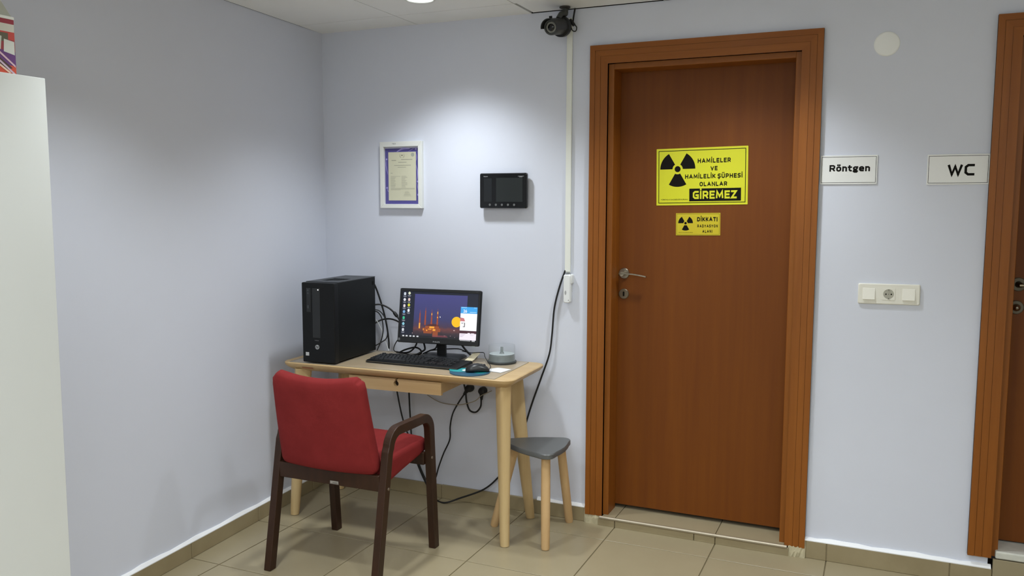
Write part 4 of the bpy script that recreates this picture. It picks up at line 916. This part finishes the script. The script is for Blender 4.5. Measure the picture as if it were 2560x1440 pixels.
cable('thick black cord falling from the left of the monitor', [(.60, -.085, .85), (.595, -.09, .81), (.588, -.10, .775), (.565, -.11, .748), (.53, -.11, .738), (.48, -.10, .737)], .0042, group=cg)
cable('thick black cord snaking down behind the keyboard', [(.615, -.085, .83), (.625, -.09, .80), (.64, -.10, .765), (.635, -.12, .754), (.615, -.14, .741), (.59, -.165, .737)], .0045, group=cg)
cable('black cord arching behind the keyboard towards the stand', [(.50, -.105, .737), (.53, -.10, .752), (.58, -.095, .766), (.61, -.095, .758), (.625, -.11, .744), (.618, -.13, .737)], .0042, group=cg)
cable('black cord hanging in a curve left of the stand', [(.70, -.075, .83), (.70, -.08, .80), (.69, -.085, .768), (.66, -.088, .755), (.628, -.10, .739)], .0036, group=cg)
cable('thin black lead crossing behind the monitor stand', [(.655, -.085, .754), (.70, -.07, .760), (.745, -.06, .765), (.80, -.055, .768), (.835, -.05, .757), (.86, -.05, .748)], .0026, group=cg)
cable('thick black cord leaning right of the monitor stand', [(.80, -.09, .835), (.82, -.075, .80), (.845, -.065, .765), (.87, -.06, .743), (.90, -.06, .738)], .0048, group=cg)
cable('thin black lead from the mouse running up behind the monitor', [(1.092, -.330, .742), (1.07, -.27, .744), (1.02, -.20, .752), (.975, -.13, .757), (.95, -.09, .766), (.92, -.08, .764), (.87, -.07, .757), (.82, -.06, .760)], .0018)

# ------------------------------------------------------------------ foreground cabinet at the left edge, with a printed box on it
cab = thing('white_cabinet', 'tall plain white cabinet at the left edge of the photo', 'cabinet', (.34, -2.5, 0))
obj('carcass', MB().box((-.095, -.9, .06), (.20, .518, 1.772)), WHITECAB, cab)
obj('top_board', MB().box((-.097, -.902, 1.772), (.2003, .521, 1.792)), WHITECAB, cab, bevel=.001, seg=1)
obj('plinth', MB().box((-.085, -.89, 0), (.185, .505, .06)), WHITECAB, cab)
for y0_, y1_ in ((.052, .520), (-.424, .048), (-.9, -.428)):
    dd = obj('door_panel', MB().box((.2005, y0_, .064), (.212, y1_, 1.792)), WHITECAB, cab, bevel=.001, seg=1)
    obj('handle', MB().tube([(.212, y0_+.03, .90), (.232, y0_+.03, .90), (.232, y0_+.03, 1.02), (.212, y0_+.03, 1.02)], .005, 10), CHROME, dd)
# printed cardboard box standing on it; its right-hand printed face looks into the room
px = .535; pbx = thing('printed_box', 'printed red and purple cardboard box standing on the white cabinet', 'box', (px-.09, -2.20, 1.7926))
obj('carton', MB().box((-.09, -.17, 0), (.09, .150, .146)), mat('carton_white', (206, 200, 190), .6), pbx, bevel=.001, seg=1)
PMx = Matrix(((0, 0, 1, .0903), (1, 0, 0, .150), (0, 1, 0, 0), (0, 0, 0, 1)))    # local x along +y ending at the far edge, y up
def pr(poly, rgb, nm, t=0): obj('print_panel', MB().add([(x, y, t) for x, y in poly], [tuple(range(len(poly)))]).xf(PMx), mat(nm, rgb, .5), pbx)
pr(rect(-.30, .128, 0, .140), (150, 52, 66), 'print_crimson'); pr(rect(-.30, .108, 0, .128), (206, 204, 192), 'print_offwhite')
pr(rect(-.30, .088, 0, .108), (190, 70, 62), 'print_red'); pr(rect(-.30, .050, 0, .088), (150, 60, 66), 'print_dull_red')
pr([(-.30, .030), (0, .022), (0, .058), (-.30, .075)], (98, 58, 116), 'print_purple', .0003); pr(rect(-.30, 0, 0, .030), (196, 76, 52), 'print_orange_red', .0001)
pr(rect(-.060, .082, -.018, .104), (96, 92, 74), 'print_olive', .0004)
pr([(-.062, .066), (-.040, .060), (-.036, .094), (-.058, .098)], (192, 194, 182), 'print_jar', .0006); pr([(-.032, .056), (-.002, .050), (-.002, .084), (-.030, .088)], (206, 208, 200), 'print_jar_pale', .0006)
for k, c in enumerate(((208, 176, 186), (196, 176, 190), (222, 192, 170))):
    o_ = -.022*k; pr([(-.10, .092+o_), (-.002, .018+o_), (-.002, .024+o_), (-.10, .099+o_)] if k < 2 else [(-.10, .052), (-.020, .002), (-.014, .004), (-.10, .060)], c, 'print_stick_%d' % k, .0008)
pr([(-.10, .060), (-.03, .010), (-.01, .016), (-.09, .072)], (74, 54, 50), 'print_brown', .0006)
obj('header_flap', MB().prism([(-.17, .1465), (.150, .1465), (.118, .189), (-.17, .43)], .082, .0845, 'x'), mat('pale_grey_card', (176, 178, 166), .7), pbx)
obj('lid_edge', MB().box((.0845, -.17, .1405), (.0912, .1505, .1475)), mat('lid_white', (232, 234, 230), .5), pbx)
